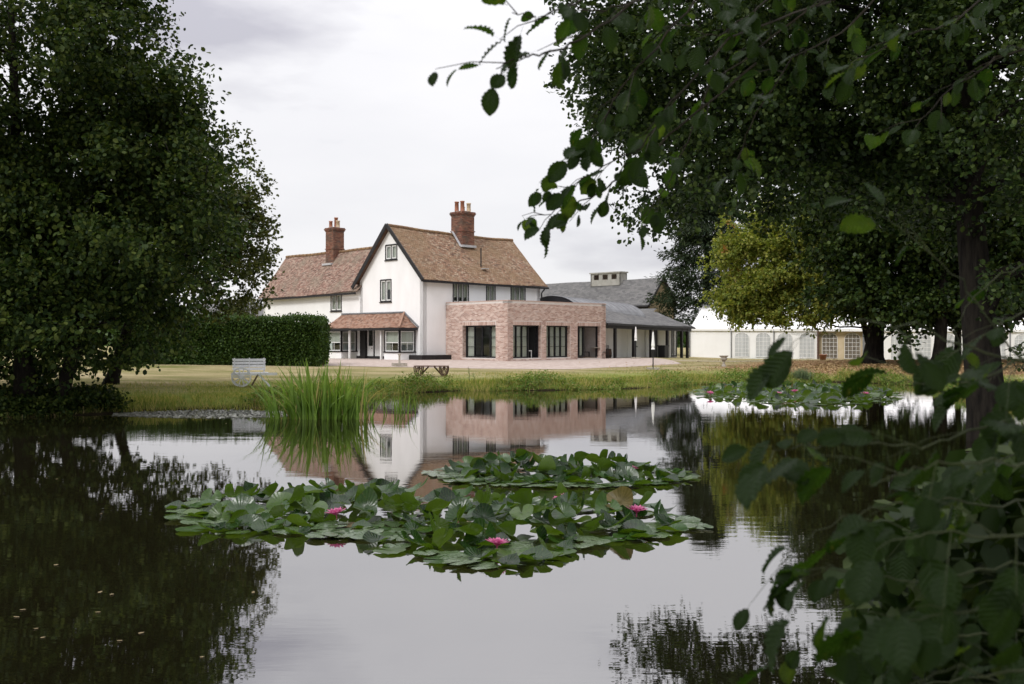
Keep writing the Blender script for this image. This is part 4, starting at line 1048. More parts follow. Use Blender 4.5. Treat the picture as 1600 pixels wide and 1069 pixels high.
def tree(name, label, base, stems, blobs, nb, cl, lv, ls, leafm, bark=M_bark, kw=None, cat='tree', n_limbs=34, limb_r=.07, group=None):
    kw = kw or {}
    root = thing(name, label, cat, base, 0, group); bx_, by_, bz_ = base
    V, Fq, bp, cp, td, tl_ = crown(blobs, nb, cl, lv, ls, **kw)
    V = V - np.array(base); np_mesh('crown', V, Fq, leafm, root)
    tm = MB()
    tops = []
    for (dx, dy, tx, ty, tz_, r0, r1) in stems:
        p0 = Vector((dx, dy, -.35)); p1 = Vector((tx, ty, tz_))
        pts = []; rr = []; seg = 12; wob = Vector((random.gauss(0, .12), random.gauss(0, .12), 0))
        for i in range(seg + 1):
            t_ = i / seg; p_ = p0.lerp(p1, t_) + wob * math.sin(t_ * 3.1) * 2; r_ = r0 + (r1 - r0) * t_
            if i == 0: r_ *= 1.75
            if i == 1: r_ *= 1.12
            pts.append(p_); rr.append(r_)
        tm.tube(pts, rr, 12); tops.append((pts, rr))
    tm.build('trunk', bark, root, True)
    lm = MB(); sel = rng.choice(len(bp), min(n_limbs, len(bp)), replace=False)
    for i in sel:
        q = Vector(bp[i]) - Vector(base); pts, rr = min(tops, key=lambda a: min((p_ - q).length for p_ in a[0]))
        # leave the stem lower than the bough
        cand = [j for j in range(2, len(pts)) if pts[j].z < q.z + .3] or [3]
        j = min(cand, key=lambda j: (pts[j] - q).length + abs(pts[j].z - (q.z - 1.0)) * .5)
        if (pts[j] - q).length > 5.2: continue
        limb(lm, pts[j], q, min(limb_r, rr[j] * .6) * random.uniform(.7, 1.2), .018, .07, 5, 5)
    k2 = rng.choice(len(cp), min(900, len(cp)), replace=False)
    for i in k2:
        a = Vector(cp[i]) - Vector(base); d = Vector(td[i]) * float(tl_[i])
        lm.tube([a - d * .6, a + d], [.012, .004], 3, cap=False)
    lm.build('branch', bark, root)
    return root

# left big alder on the bank
def clipL(p_):     # keep the outline of the left alder: nothing in front of the bank further right
    return (p_[:, 0] / p_[:, 1] * F + 800) < (300 + 75 * np.sin(p_[:, 2] * .8 + 2.2) * .5 + 95 * np.clip((8.6 - p_[:, 2]) / 4, 0, 1) - 330 * np.clip((2.1 - p_[:, 2]) / 1.6, 0, 1)) + rng.normal(size=len(p_)) * 18
zl = gz1(-12.6, 25.6)
tree('alder_tree', 'big dark green alder with several dark stems on the left bank of the pond', (-12.6, 25.8, zl),
     [(0, 0, -.5, .2, 11, .26, .06), (-.9, .2, -2.6, .5, 11, .22, .05), (.7, .1, 1.8, 0, 9, .18, .04), (-1.8, .4, -4.6, 0, 9, .2, .05)],
     [(-13, 26.4, 9.5, 5.2, 4.2, 6.5), (-10.3, 25.8, 5.2, 3.2, 2.8, 3.6), (-14.8, 25.4, 5, 3.8, 3, 3.5), (-9.6, 26.2, 9, 2.4, 2.5, 4.5), (-11.2, 25.2, 2.6, 2.4, 2.0, 1.7), (-14.2, 24.6, 3.0, 2.4, 1.8, 1.8), (-8.9, 26.0, 3.6, 1.8, 1.8, 2.0)],
     330, 32, 19, .11, M_alder, kw=dict(bough_r=1.15, twig=.6, droop=.45, shell=.36, flat=.5, sz_var=.45, zmin=.75, clip=clipL))
def clipL2(p_): return (p_[:, 0] / p_[:, 1] * F + 800) < 432 + rng.normal(size=len(p_)) * 6
tree('broadleaf_tree', 'yellowing leafy tree behind the big alder at the left, nearest the farmhouse', (-14.0, 34.5, gz1(-14.0, 34.5)),
     [(0, 0, 3.0, 0, 7, .22, .05)], [(-10.3, 34.2, 5.0, 2.2, 2.2, 2.2), (-10.6, 34.2, 7.2, 2.1, 2.2, 2.6), (-12.5, 35, 6, 3, 2.5, 4), (-9.75, 34, 6.0, 1.3, 1.5, 1.2)],
     210, 14, 11, .12, M_oak, kw=dict(bough_r=.75, twig=.4, droop=.2, zmin=2.4, clip=clipL2), n_limbs=20)
tree('elder_bush', 'dense dark bush filling the space behind the stems of the left alder', (-15.5, 31.5, gz1(-15.5, 31.5)),
     [(0, 0, .3, 0, 2.2, .1, .04)], [(-17.0, 31.5, 2.2, 4.2, 1.6, 2.1), (-19.5, 30, 3.0, 3.5, 2, 3), (-16.5, 33, 5.5, 4.5, 1.6, 2.5)],
     230, 12, 14, .17, M_alderdark, cat='bush', kw=dict(bough_r=.9, twig=.5, droop=.3, zmin=.45), n_limbs=20)
tree('garden_tree', 'small bright green tree over the hedge beside the left end of the farmhouse', (-19.0, 70, .6),
     [(0, 0, 0, 0, 3, .12, .04)], [(-19.0, 70, 3.9, 1.3, 1.2, 1.0)], 40, 10, 9, .13, M_oak, kw=dict(bough_r=.5, twig=.3), n_limbs=8)

# right-hand trees
def clipB(p_):
    px = p_[:, 0] / p_[:, 1] * F + 800; py = 530 - (p_[:, 2] - CZ) / p_[:, 1] * F
    edge = np.interp(py, [-400, 0, 60, 130, 170, 260, 330, 400, 460, 520], [760, 850, 890, 842, 905, 975, 945, 985, 1200, 1380])
    hole = (px > 1095) & (px < 1330) & (py > 336 + np.maximum(0, px - 1165) * 1.05 + 14 * np.sin(px * .05)) | (px > 1420) & (px < 1530) & (py > 385 + 20 * np.sin(px * .06))
    return (px > edge + rng.normal(size=len(p_)) * 16) & ~hole
tree('alder_tree', 'large dark alder on the right bank with its thick trunk at the right edge', (9.3, 19.2, gz1(9.3, 19.2)),
     [(0, 0, -.55, .6, 9.5, .42, .12)],
     [(8.5, 20.5, 10.2, 7.6, 4.6, 5.6), (5.3, 20.8, 8.0, 4.6, 3.6, 4.0), (9.5, 19.8, 6.6, 4.0, 3.6, 2.3), (4.6, 21.5, 5.9, 2.9, 2.4, 2.3), (3.1, 21.4, 7.4, 2.4, 2.2, 1.8), (6.6, 20.6, 5.4, 3.0, 2.4, 1.8), (10.2, 19.0, 3.7, 2.0, 1.6, 1.3), (8.9, 18.3, 4.3, 1.5, 1.2, 1.2)],
     430, 28, 18, .095, M_alderdark, kw=dict(bough_r=1.0, twig=.55, droop=.4, shell=.45, sz_var=.45, zmin=2.3, clip=clipB), n_limbs=50, limb_r=.1)
def tz0(x, y): return gz1(x, y)
tree('lime_tree', 'dark tree with the thick flaring trunk in front of the marquee', (20.6, 57, tz0(20.6, 57)),
     [(0, 0, -.3, .2, 9, .56, .2)], [(22.0, 57, 9.5, 5.2, 4.5, 5.6), (18.6, 56.5, 10.5, 3.4, 3, 2.6), (21.8, 56, 4.6, 3.2, 3, 2.2), (19.4, 56, 4.2, 2.4, 2, 1.4), (21.35, 53.6, 2.5, .8, .8, 1.4)], 330, 14, 12, .24, M_alderdark,
     kw=dict(bough_r=1.3, twig=.8, droop=.4, zmin=1.5), n_limbs=30, limb_r=.16)
tree('lime_tree', 'dark tree whose slimmer straight trunk stands second from the right edge', (23.1, 54, tz0(23.1, 54)),
     [(0, 0, .2, .2, 9, .36, .16)], [(24.5, 54, 11, 6, 4.5, 5.4), (29.5, 54, 8.6, 4.0, 4, 4.4), (24.6, 54, 4.5, 3.2, 2.5, 1.9), (29, 54, 5.0, 3.6, 3, 2.4), (24.0, 55, 3.7, 4.2, 2.2, 1.2), (30.5, 55, 3.6, 3.5, 2.2, 1.3)], 400, 14, 12, .22, M_alderdark,
     kw=dict(bough_r=1.3, twig=.8, droop=.4, zmin=2.6), n_limbs=30, limb_r=.16)
tree('field_maple', 'bright yellow green maple with orange patches over the left end of the marquee', (24.75, 68, tz0(24.75, 68)),
     [(0, 0, -2.5, 0, 7.5, .28, .08)], [(17.6, 67.5, 6.6, 3.9, 3.4, 3.2), (15.5, 67, 4.9, 1.9, 1.8, 1.4), (19.6, 67, 8.9, 3.2, 3, 3.2), (22, 67, 5.5, 4.2, 3, 2.2), (16.6, 68.5, 9.3, 2.6, 2.2, 2.3), (18.6, 66.5, 4.3, 4.6, 2.4, 1.5), (16.2, 66.5, 3.9, 2.4, 1.8, 1.0)],
     430, 14, 12, .18, M_maple, kw=dict(bough_r=.9, twig=.6, droop=.45, zmin=2.95), n_limbs=30, limb_r=.1)
tree('field_maple', 'yellow green tree between the dark trunks in front of the marquee', (28.6, 64, tz0(28.6, 64)),
     [(0, 0, 0, 0, 6, .25, .08)], [(28.6, 64, 6.2, 3.2, 3, 2.8), (34.5, 64, 6.0, 3.2, 3, 2.8)], 150, 12, 11, .18, M_maple, kw=dict(bough_r=1.0, twig=.6, zmin=3.0), n_limbs=16)
# conifer: drooping tiers
cb = (18.2, 93.0)
con = thing('conifer_tree', 'dark conifer with drooping boughs behind the right end of the slate roofs', 'tree', (cb[0], cb[1], .2))
n_ = 2600; hz = rng.random(n_) ** .8; zz = 2.6 + hz * 14.5; rad = 6.0 * (1 - hz) ** .75 * (.8 + .25 * np.sin(zz * 3.2)) ; an = rng.random(n_) * 2 * np.pi; an = an + .2 * np.sin(zz * 5)
rf_ = rng.random(n_) ** .45
cp = np.stack([rad * rf_ * np.cos(an), rad * rf_ * np.sin(an), zz - .35 * rf_ * rad * .5], 1)
td = unit(np.stack([np.cos(an), np.sin(an), np.full(n_, -.12)], 1) + rng.normal(size=(n_, 3)) * .25)
li = np.repeat(np.arange(n_), 15); tt = rng.random(len(li))
pos = cp[li] + td[li] * (1.0 * tt)[:, None] + rng.normal(size=(len(li), 3)) * np.array([.22, .22, .12])
V, Fq = leaves(pos, td[li] + rng.normal(size=pos.shape) * .5 + np.array([0, 0, -.2]), np.array([0, 0, 1.]) + rng.normal(size=pos.shape) * .4, .36 * rng.uniform(.6, 1.3, len(pos)), width=.42)
np_mesh('crown', V, Fq, M_conifer, con)
b = MB(); b.tube([(0, 0, -.2), (0, 0, 9), (0, 0, 17)], [.4, .25, .03], 8); b.build('trunk', M_bark, con)

# far wood closing the horizon
V_ = []; F_ = []; nfar = 26000
an = rng.uniform(-1.25, 1.25, nfar); rr_ = rng.uniform(190, 230, nfar)
hh = 7 + 3 * np.sin(an * 23) + 2 * np.sin(an * 57 + 1) + 1.4 * np.sin(an * 131)
pos = np.stack([rr_ * np.sin(an), rr_ * np.cos(an), rng.random(nfar) * hh * .9], 1)
V, Fq = leaves(pos, rng.normal(size=pos.shape), rng.normal(size=pos.shape) + np.array([0, -.6, .6]), rng.uniform(1.2, 2.6, nfar))
tag(np_mesh('distant_wood', V, Fq, M_hedge), 'low green wood far beyond the farm buildings', 'wood', kind='stuff')

# hedge
hx0, hx1, hy0, hy1, hz1 = -20.5, -9.85, 51.0, 53.2, 3.02
hed = thing('hedge', 'tall clipped dark green hedge in front of the left end of the farmhouse', 'hedge', ((hx0 + hx1) / 2, 52, .5))
nh = 42000
face = rng.choice(4, nh, p=[.62, .16, .18, .04])
a = rng.random(nh); c_ = rng.random(nh)
hx = np.where(face == 1, hx1, hx0 + (hx1 - hx0) * a); hyv = np.where(face == 0, hy0, np.where(face == 1, hy0 + (hy1 - hy0) * a, np.where(face == 2, hy0 + (hy1 - hy0) * c_, hy1)))
hzv = np.where(face == 2, hz1, .45 + (hz1 - .45) * c_)
pos = np.stack([hx, hyv, hzv], 1)
rnd = np.clip((hzv - 2.7) / .5, 0, 1) * .22      # rounded shoulders
pos[:, 1] += np.where(face == 0, rnd ** 1.5 * 1.6, 0); pos[:, 0] -= np.where(face == 1, rnd * 1.4, 0) + np.where(pos[:, 2] < 1.2, (1.2 - pos[:, 2]) * .25, 0) * (face == 1)
lump = .10 * np.sin(hx * 2.1) * np.sin(hzv * 2.6 + hx) + .06 * np.sin(hx * 5.3 + hzv * 4)
pos[:, 1] -= lump * (face == 0); pos[:, 2] += (lump * .7 + .06 * np.sin(hx * 3.3)) * (face == 2)
pos += rng.normal(size=pos.shape) * .07
sh = rng.random(nh) < .025; pos[sh & (face == 2), 2] += rng.random((sh & (face == 2)).sum()) * .3
V, Fq = leaves(pos - np.array(hed.location), rng.normal(size=pos.shape) + np.array([0, -.3, .5]), rng.normal(size=pos.shape) * .8 + np.array([0, -.6, .8]), rng.uniform(.07, .13, nh))
np_mesh('foliage', V, Fq, M_hedge, hed)
b = MB(); b.box(hx0 + .2 - hed.location.x, hx1 - .22 - hed.location.x, hy0 + .16 - 52, hy1 - .16 - 52, -.05, hz1 - .5 - .2); b.build('dark_core', M_bark, hed)  # added solid dark block that stops views through the leaf shell

# ------------------------------------------------------------------ bank plants
def along_shore(n, i0, i1, dlo, dhi):
    seg = SH[i0:i1 + 1]; Ls = np.linalg.norm(np.diff(seg, axis=0), axis=1); cum = np.concatenate([[0], np.cumsum(Ls)])
    s = rng.random(n) * cum[-1]; k = np.clip(np.searchsorted(cum, s) - 1, 0, len(Ls) - 1); tt = (s - cum[k]) / Ls[k]
    p_ = seg[k] + (seg[k + 1] - seg[k]) * tt[:, None]; d = (seg[k + 1] - seg[k]) / Ls[k][:, None]; nn = np.stack([-d[:, 1], d[:, 0]], 1)
    off = rng.uniform(dlo, dhi, n)
    return p_ + nn * off[:, None], s
q, _ = along_shore(60000, 0, 17, -.15, 2.6)
d_ = sdist(q[:, 0], q[:, 1]); keep = (d_ > -.15); q = q[keep]; d_ = d_[keep]
n_ = len(q); z = np.maximum(gz(q[:, 0], q[:, 1]), 0)
patchy = .55 + .45 * np.sin(q[:, 0] * 1.1 + 2 * np.sin(q[:, 0] * .43)) * np.sin(q[:, 1] * .9 + 1)
hgt = rng.uniform(.10, .38, n_) * (.5 + patchy) * np.exp(-np.abs(d_ - .4) / 1.3)
BL = np.array([(0, -.5, 0), (0, .5, 0), (.55, .32, 0), (.55, -.32, 0), (1, 0, 0)])
ax = np.stack([rng.normal(size=n_) * .35, rng.normal(size=n_) * .35 - .12, np.ones(n_)], 1)
tm5 = np.array([(0, -.5, 0), (0, .5, 0), (.6, .33, .03), (.6, -.33, .03), (1, .05, .12), (1, -.05, .12)])
V, Fq = leaves(np.column_stack([q, z - .02]), ax, rng.normal(size=(n_, 3)) * np.array([1, 1, .1]) + np.array([0, -1, 0]), np.maximum(hgt, .05), tm5, ((0, 1, 2, 3), (3, 2, 4, 5)), width=.075)
tag(np_mesh('bank_grass', V, Fq, M_grassblade), 'rough green grass along the edge of the pond', 'grass', kind='stuff')
q, _ = along_shore(60000, 0, 17, 1.2, 9.0)
d_ = sdist(q[:, 0], q[:, 1]); keep = (d_ > 1.2) & (rng.random(len(q)) > (d_ - 1) / 9); q = q[keep]; n_ = len(q); z = gz(q[:, 0], q[:, 1])
V, Fq = leaves(np.column_stack([q, z - .01]), np.stack([rng.normal(size=n_) * .4, rng.normal(size=n_) * .4, np.ones(n_)], 1), rng.normal(size=(n_, 3)) * np.array([1, 1, .1]) + np.array([0, -1, 0]), rng.uniform(.04, .12, n_), tm5, ((0, 1, 2, 3), (3, 2, 4, 5)), width=.12)
tag(np_mesh('lawn_grass', V, Fq, M_grassblade), 'short tufted grass on the lawn beyond the bank', 'grass', kind='stuff')
# leafy weeds
q, _ = along_shore(5200, 4, 16, -.2, 1.2)
lush = np.sin(q[:, 0] * 1.9 + 1) + .7 * np.sin(q[:, 0] * .8) + rng.normal(size=len(q)) * .6
q = q[lush > -.2]; n_ = len(q); z = np.maximum(gz(q[:, 0], q[:, 1]), 0); hh = rng.uniform(.12, .42, n_) * (.8 + .5 * np.sin(q[:, 0] * 1.3))
li = np.repeat(np.arange(n_), 16); tt = rng.random(len(li))
pos = np.column_stack([q, z])[li] + rng.normal(size=(len(li), 3)) * np.array([.10, .10, .02]); pos[:, 2] += hh[li] * tt
V, Fq = leaves(pos, rng.normal(size=pos.shape) + np.array([0, 0, .4]), np.array([0, 0, 1.]) + rng.normal(size=pos.shape) * .5, rng.uniform(.035, .085, len(pos)))
tag(np_mesh('bank_weeds', V, Fq, M_weed), 'leafy weeds growing along the far edge of the pond', 'weeds', kind='stuff')
# under the left alder: ferny undergrowth at the water
q, _ = along_shore(700, 0, 2, -.1, 1.2)
n_ = len(q); z = np.maximum(gz(q[:, 0], q[:, 1]), 0); li = np.repeat(np.arange(n_), 14)
pos = np.column_stack([q, z])[li] + rng.normal(size=(len(li), 3)) * np.array([.12, .12, .02]); pos[:, 2] += rng.random(len(li)) * .45
V, Fq = leaves(pos, rng.normal(size=pos.shape) + np.array([0, 0, .4]), np.array([0, 0, 1.]) + rng.normal(size=pos.shape) * .5, rng.uniform(.05, .12, len(pos)))
tag(np_mesh('undergrowth', V, Fq, M_alder), 'low undergrowth at the foot of the left alder', 'undergrowth', kind='stuff')
# single taller weeds on the bank
def weed(px, py, Y, h, label):
    x, y = (px - 800) / F * Y, Y; z = gz1(x, y); root = thing('tall_weed', label, 'plant', (x, y, z))
    s = MB(); s.tube([(0, 0, -.05), (random.gauss(0, .03), 0, h * .5), (random.gauss(0, .06), 0, h)], [.012, .009, .004], 5); s.build('stem', M_greentwig, root)
    for k in range(14):
        lf = MB(); zz = h * (.2 + .8 * k / 14); a = k * 2.4; r_ = .11 * (1.15 - .5 * k / 14)
        d = Vector((math.cos(a), math.sin(a), .25)); sd_ = Vector((-math.sin(a), math.cos(a), 0)); p_ = Vector((0, 0, zz))
        lf.poly([p_, p_ + d * r_ * .5 + sd_ * r_ * .35, p_ + d * r_ * 1.3]); lf.poly([p_, p_ + d * r_ * 1.3, p_ + d * r_ * .5 - sd_ * r_ * .35]); lf.build('leaf', M_weed, root)
weed(733, 0, 39.6, .62, 'taller leafy weed standing above the bank grass right of the low brown cart table')
weed(740, 0, 39.2, .38, 'shorter leafy weed right beside the tallest weed on the bank')
weed(674, 0, 39.4, .42, 'small leafy weed on the bank just below the brown cart table')
weed(1327, 0, 46.5, .5, 'leafy weed on the far bank above the distant lily patch')
# grass tussock on the far bank
tus = thing('grass_tussock', 'blue green grass tussock on the far bank above the distant lilies', 'plant', (*WP(1252, 597), .12))
n_ = 420; a = rng.random(n_) * 6.283; lean = rng.uniform(.1, .7, n_)
V, Fq = leaves(rng.normal(size=(n_, 3)) * np.array([.2, .12, 0]), np.stack([np.cos(a) * lean, np.sin(a) * lean, np.ones(n_)], 1), np.stack([np.cos(a), np.sin(a), np.full(n_, .2)], 1), rng.uniform(.35, .62, n_), tm5, ((0, 1, 2, 3), (3, 2, 4, 5)), width=.04)
tag(np_mesh('blades', V, Fq, leaf_mat('tussock_grass', [(0.10, 0.14, 0.08), (0.16, 0.2, 0.12)], .3, .6, .2), tus), kind='stuff')

# reed clump: every blade is an object
reed = thing('reed_clump', 'tall clump of green reeds growing out of the water beside the wheeled white bench', 'reeds', (-4.72, 24.6, 0))
blade_meshes = []
for vi in range(18):
    m_ = MB(); lean = .04 + .62 * (vi / 17) ** 1.4; wd = random.uniform(.015, .027); hh_ = 1.0; pr_ = []
    curl = random.uniform(0, .5) * lean
    for i in range(8):
        t_ = i / 7; x = lean * t_ ** 1.6 + curl * t_ ** 4; z = t_ * math.sqrt(max(.05, 1 - (lean * .75) ** 2)) - curl * .6 * t_ ** 5; w_ = wd * (1 - t_ ** 2.2) + .0008
        tw = .7 * t_ + vi
        pr_.append((Vector((x, 0, z)), Vector((math.sin(tw) * w_, math.cos(tw) * w_, 0))))
    for (a_, sa), (b_, sb) in zip(pr_, pr_[1:]): m_.poly([a_ - sa, a_ + sa, b_ + sb, b_ - sb])
    me = bpy.data.meshes.new('blade'); me.from_pydata(m_.v, [], m_.f); me.materials.append(M_reeddry if vi in (5, 16) else M_reed)
    for p_ in me.polygons: p_.use_smooth = True
    blade_meshes.append(me)
for i in range(298):
    bx_ = random.gauss(0, .62); bx_ = max(-1.25, min(1.3, bx_)); by_ = random.uniform(-.5, .5)
    side = bx_ + random.gauss(0, .55)
    ang = random.gauss(0, .75) + (0 if side > .12 else math.pi)
    li_ = min(17, int(abs(random.gauss(abs(side) * 10, 5))))
    o = link_mesh('blade', blade_meshes[li_], reed); o.location = (bx_, by_, -.03); o.rotation_euler = (0, 0, ang)
    s = (random.uniform(.6, 1.2) if random.random() < .6 else random.uniform(1.2, 1.6)) * (1.02 - .12 * abs(bx_)); o.scale = (s, random.uniform(1, 1.7), s)
extra = []
n_ = 90; bx_ = rng.normal(size=n_) * .65; a = rng.random(n_) * 6.283; lean = rng.random(n_) * .5
V, Fq = leaves(np.stack([bx_, rng.uniform(-.6, .6, n_), np.zeros(n_)], 1), np.stack([np.cos(a) * lean + bx_ * .25, np.sin(a) * lean, np.ones(n_)], 1), rng.normal(size=(n_, 3)), rng.uniform(.35, 1.05, n_), tm5, ((0, 1, 2, 3), (3, 2, 4, 5)), width=.022)
tag(np_mesh('fine_stalks', V, Fq, M_reed, reed), kind='stuff')
for (xx, yy, hh_, nn_, lab) in ((-2.95, 26.0, .6, 18, 'thin sparse tuft of reeds just right of the tall reed clump'),):
    r2 = thing('reed_tuft', lab, 'reeds', (xx, yy, 0))
    for i in range(nn_):
        o = link_mesh('blade', blade_meshes[random.randrange(0, 12)], r2); o.location = (random.gauss(0, .22), random.gauss(0, .15), -.02); o.rotation_euler = (0, 0, random.random() * 6.28); s = hh_ * random.uniform(.6, 1.2); o.scale = (s, 1, s)

# ------------------------------------------------------------------ water lilies
def pad_mesh(seed, curl, mat, seg=20):
    rd = random.Random(seed); V = [(0, 0, 0)]; Fs = []; notch = .22; rings = (.38, .72, 1.0)
    ph = rd.random() * 6; amp_ = .02 if curl < .1 else .05
    ax_ = rd.random() * math.pi
    for ri, r_ in enumerate(rings):
        for k in range(seg + 1):
            a = notch + (2 * math.pi - 2 * notch) * k / seg
            rr = r_ * (1 + .05 * math.sin(3 * a + ph) + .03 * math.sin(7 * a + ph * 2))
            if k in (0, seg): rr *= .93
            x, y = rr * math.cos(a), rr * math.sin(a)
            w1 = x * math.cos(ax_) + y * math.sin(ax_)
            z = amp_ * r_ * r_ * math.sin(4 * a + ph) + .012 * math.sin(a * 11 + ph) * r_
            z += curl * (abs(w1) ** 1.8) * (1.0 if w1 > 0 else rd.uniform(.55, .9) if False else .7) + .12 * curl * r_ * r_
            V.append((x * (1 - .22 * curl * abs(x) * .5), y * (1 - .22 * curl * abs(y) * .5), z))
    n = seg + 1
    for k in range(seg): Fs.append((0, 1 + k, 2 + k))
    for r_ in range(2):
        for k in range(seg): a = 1 + r_ * n + k; Fs.append((a, a + n, a + n + 1, a + 1))
    me = bpy.data.meshes.new('lily_pad'); me.from_pydata(V, [], Fs); me.materials.append(mat)
    for p_ in me.polygons: p_.use_smooth = True
    return me
flat_p = [pad_mesh(i, 0.0, (M_padsheen, M_pad, M_padsheen, M_pad, M_padsheen, M_pad3)[i]) for i in range(6)]
curl_p = [pad_mesh(20 + i, (.30, .5, .72, .9, .45, .62, .8)[i], (M_pad, M_pad2, M_pad, M_pad2, M_pad2, M_pad2, M_pad3)[i]) for i in range(7)]
petal_me = []
for kk in range(3):
    m_ = MB(); Lp = (1, .85, .6)[kk]; up = (.35, .75, 1.3)[kk]; st = []
    for i in range(5):
        t_ = i / 4; w_ = .16 * math.sin(math.pi * (t_ * .86 + .1)) * (1 if i < 4 else .2); x = Lp * t_ * math.cos(up * .6) ; z = Lp * (t_ ** 1.3) * math.sin(up) * .8
        st.append(((x, -w_, z + .04), (x, 0, z), (x, w_, z + .04)))
    for a_, b_ in zip(st, st[1:]):
        m_.poly([a_[0], b_[0], b_[1], a_[1]]); m_.poly([a_[1], b_[1], b_[2], a_[2]])
    me = bpy.data.meshes.new('petal'); me.from_pydata(m_.v, [], m_.f); me.materials.append(M_petal); petal_me.append(me)
core = MB(); core.lathe((0, 0, 0), [(.2, .0), (.17, .22), (.1, .3), (.01, .26)], 10); core_me_o = core.build('stamens', M_stamen); core_me = core_me_o.data; bpy.data.objects.remove(core_me_o)
def flower(parent, loc, size, few=False):
    b_ = MB(); b_.lathe((0, 0, -.25), [(.03, -.3), (.05, .1), (.3, .25), (.32, .3)], 8); fo_ = b_.build('flower', M_petal, parent); fo_.location = loc; fo_.scale = (size,) * 3; fo_.rotation_euler = (random.uniform(-.15, .35), random.uniform(-.2, .2), random.random() * 6)
    for ring, cnt in enumerate((11, 10, 8) if not few else (7, 5, 0)):
        for k in range(cnt):
            o = link_mesh('petal', petal_me[ring], fo_); o.rotation_euler = (0, 0, 2 * math.pi * (k + .5 * ring) / cnt + random.uniform(-.08, .08)); s = random.uniform(.9, 1.08); o.scale = (s, s * 1.15, s)
    o = link_mesh('stamens', core_me, fo_)
def inside(poly, x, y):
    c = False; n = len(poly)
    for i in range(n):
        (x0, y0), (x1, y1) = poly[i], poly[(i + 1) % n]
        if (y0 > y) != (y1 > y) and x < (x1 - x0) * (y - y0) / (y1 - y0) + x0: c = not c
    return c
def clump(label, polypx, n, rlo, rhi, raised, flowers, fsize, seedv, up=.24):
    poly = [WP(*q) for q in polypx]; xs = [p_[0] for p_ in poly]; ys = [p_[1] for p_ in poly]; cx_, cy_ = sum(xs) / len(xs), sum(ys) / len(ys)
    root = thing('water_lilies', label, 'water lilies', (cx_, cy_, 0)); pts = []; tries = 0; rd = random.Random(seedv)
    PA = np.array(poly)
    def edge(x, y):
        d = 1e9
        for i in range(len(poly)):
            a = PA[i]; ab = PA[(i + 1) % len(poly)] - a; t_ = max(0, min(1, ((x - a[0]) * ab[0] + (y - a[1]) * ab[1]) / (ab @ ab))); d = min(d, math.hypot(x - a[0] - t_ * ab[0], y - a[1] - t_ * ab[1]))
        return d
    md = rlo * 1.45
    while len(pts) < n and tries < 60000:
        tries += 1; x = rd.uniform(min(xs), max(xs)); y = rd.uniform(min(ys), max(ys))
        if tries % 2500 == 0: md *= .93
        if inside(poly, x, y) and all((x - a) ** 2 + (y - b_) ** 2 > md * md for a, b_ in pts): pts.append((x, y))
    for i, (x, y) in enumerate(pts):
        e_ = edge(x, y); r_ = rd.uniform(rlo, rhi); lump = .5 + .5 * math.sin(x * 2.1 + 1.3) * math.sin(y * 2.6 + .5)
        h = 0
        if e_ > .28 and rd.random() < raised * (.6 + .6 * lump): h = min(1, (e_ - .2) / .55) * up * rd.uniform(.25, 1.0) * (.55 + .6 * lump)
        if h > .03:
            o = link_mesh('lily_pad', curl_p[rd.choice((0, 1, 1, 2, 3, 4, 4, 5, 5, 0)) if rd.random() > .004 else 6], root); o.rotation_euler = (rd.gauss(0, .46), rd.gauss(0, .46), rd.random() * 6.28)
            zc = max(h, r_ * .25)
            s_ = MB() if False else None
        else:
            o = link_mesh('lily_pad', flat_p[rd.choice((0, 1, 2, 3, 4, 4, 0, 2, 3)) if rd.random() > .02 else 5], root) if rd.random() < .75 else link_mesh('lily_pad', curl_p[rd.choice((0, 1, 4))], root)
            o.rotation_euler = (rd.gauss(0, .022), rd.gauss(0, .022), rd.random() * 6.28); zc = .012 + rd.random() * .022
            if o.data in curl_p: zc = .02 + r_ * .05
        o.location = (x - cx_, y - cy_, zc); o.scale = (r_, r_ * rd.uniform(.85, 1), r_)
    for (px, py, h) in flowers:
        Y = F * (CZ - h) / (py - 530); flower(root, ((px - 800) / F * Y - cx_, Y - cy_, h), fsize, fsize < .08 and False)
    return root
clump('nearest and widest patch of water lilies with three pink flowers', [(262, 787), (300, 832), (420, 836), (560, 846), (620, 868), (740, 888), (850, 884), (905, 858), (1035, 842), (1098, 826), (1085, 808), (1000, 794), (860, 788), (700, 784), (560, 772), (420, 776), (330, 780)],
      298, .115, .185, .9, [(525, 803, .14), (777, 851, .10), (995, 799, .14)], .115, 3, up=.28)
clump('middle patch of water lilies behind the widest one', [(662, 738), (700, 753), (760, 759), (900, 763), (1010, 761), (1092, 750), (1070, 740), (980, 733), (850, 730), (740, 730)],
      210, .11, .175, .9, [(988, 733, .15), (875, 781, .2)], .09, 5, up=.28)
clump('distant patch of water lilies along the far bank', [(1075, 612), (1100, 622), (1180, 630), (1300, 634), (1372, 632), (1405, 622), (1380, 608), (1250, 604), (1120, 604)],
      298, .17, .27, .8, [(1242, 612, .15), (1215, 616, .12), (1110, 615, .12), (1352, 616, .1)], .14, 9, up=.13)
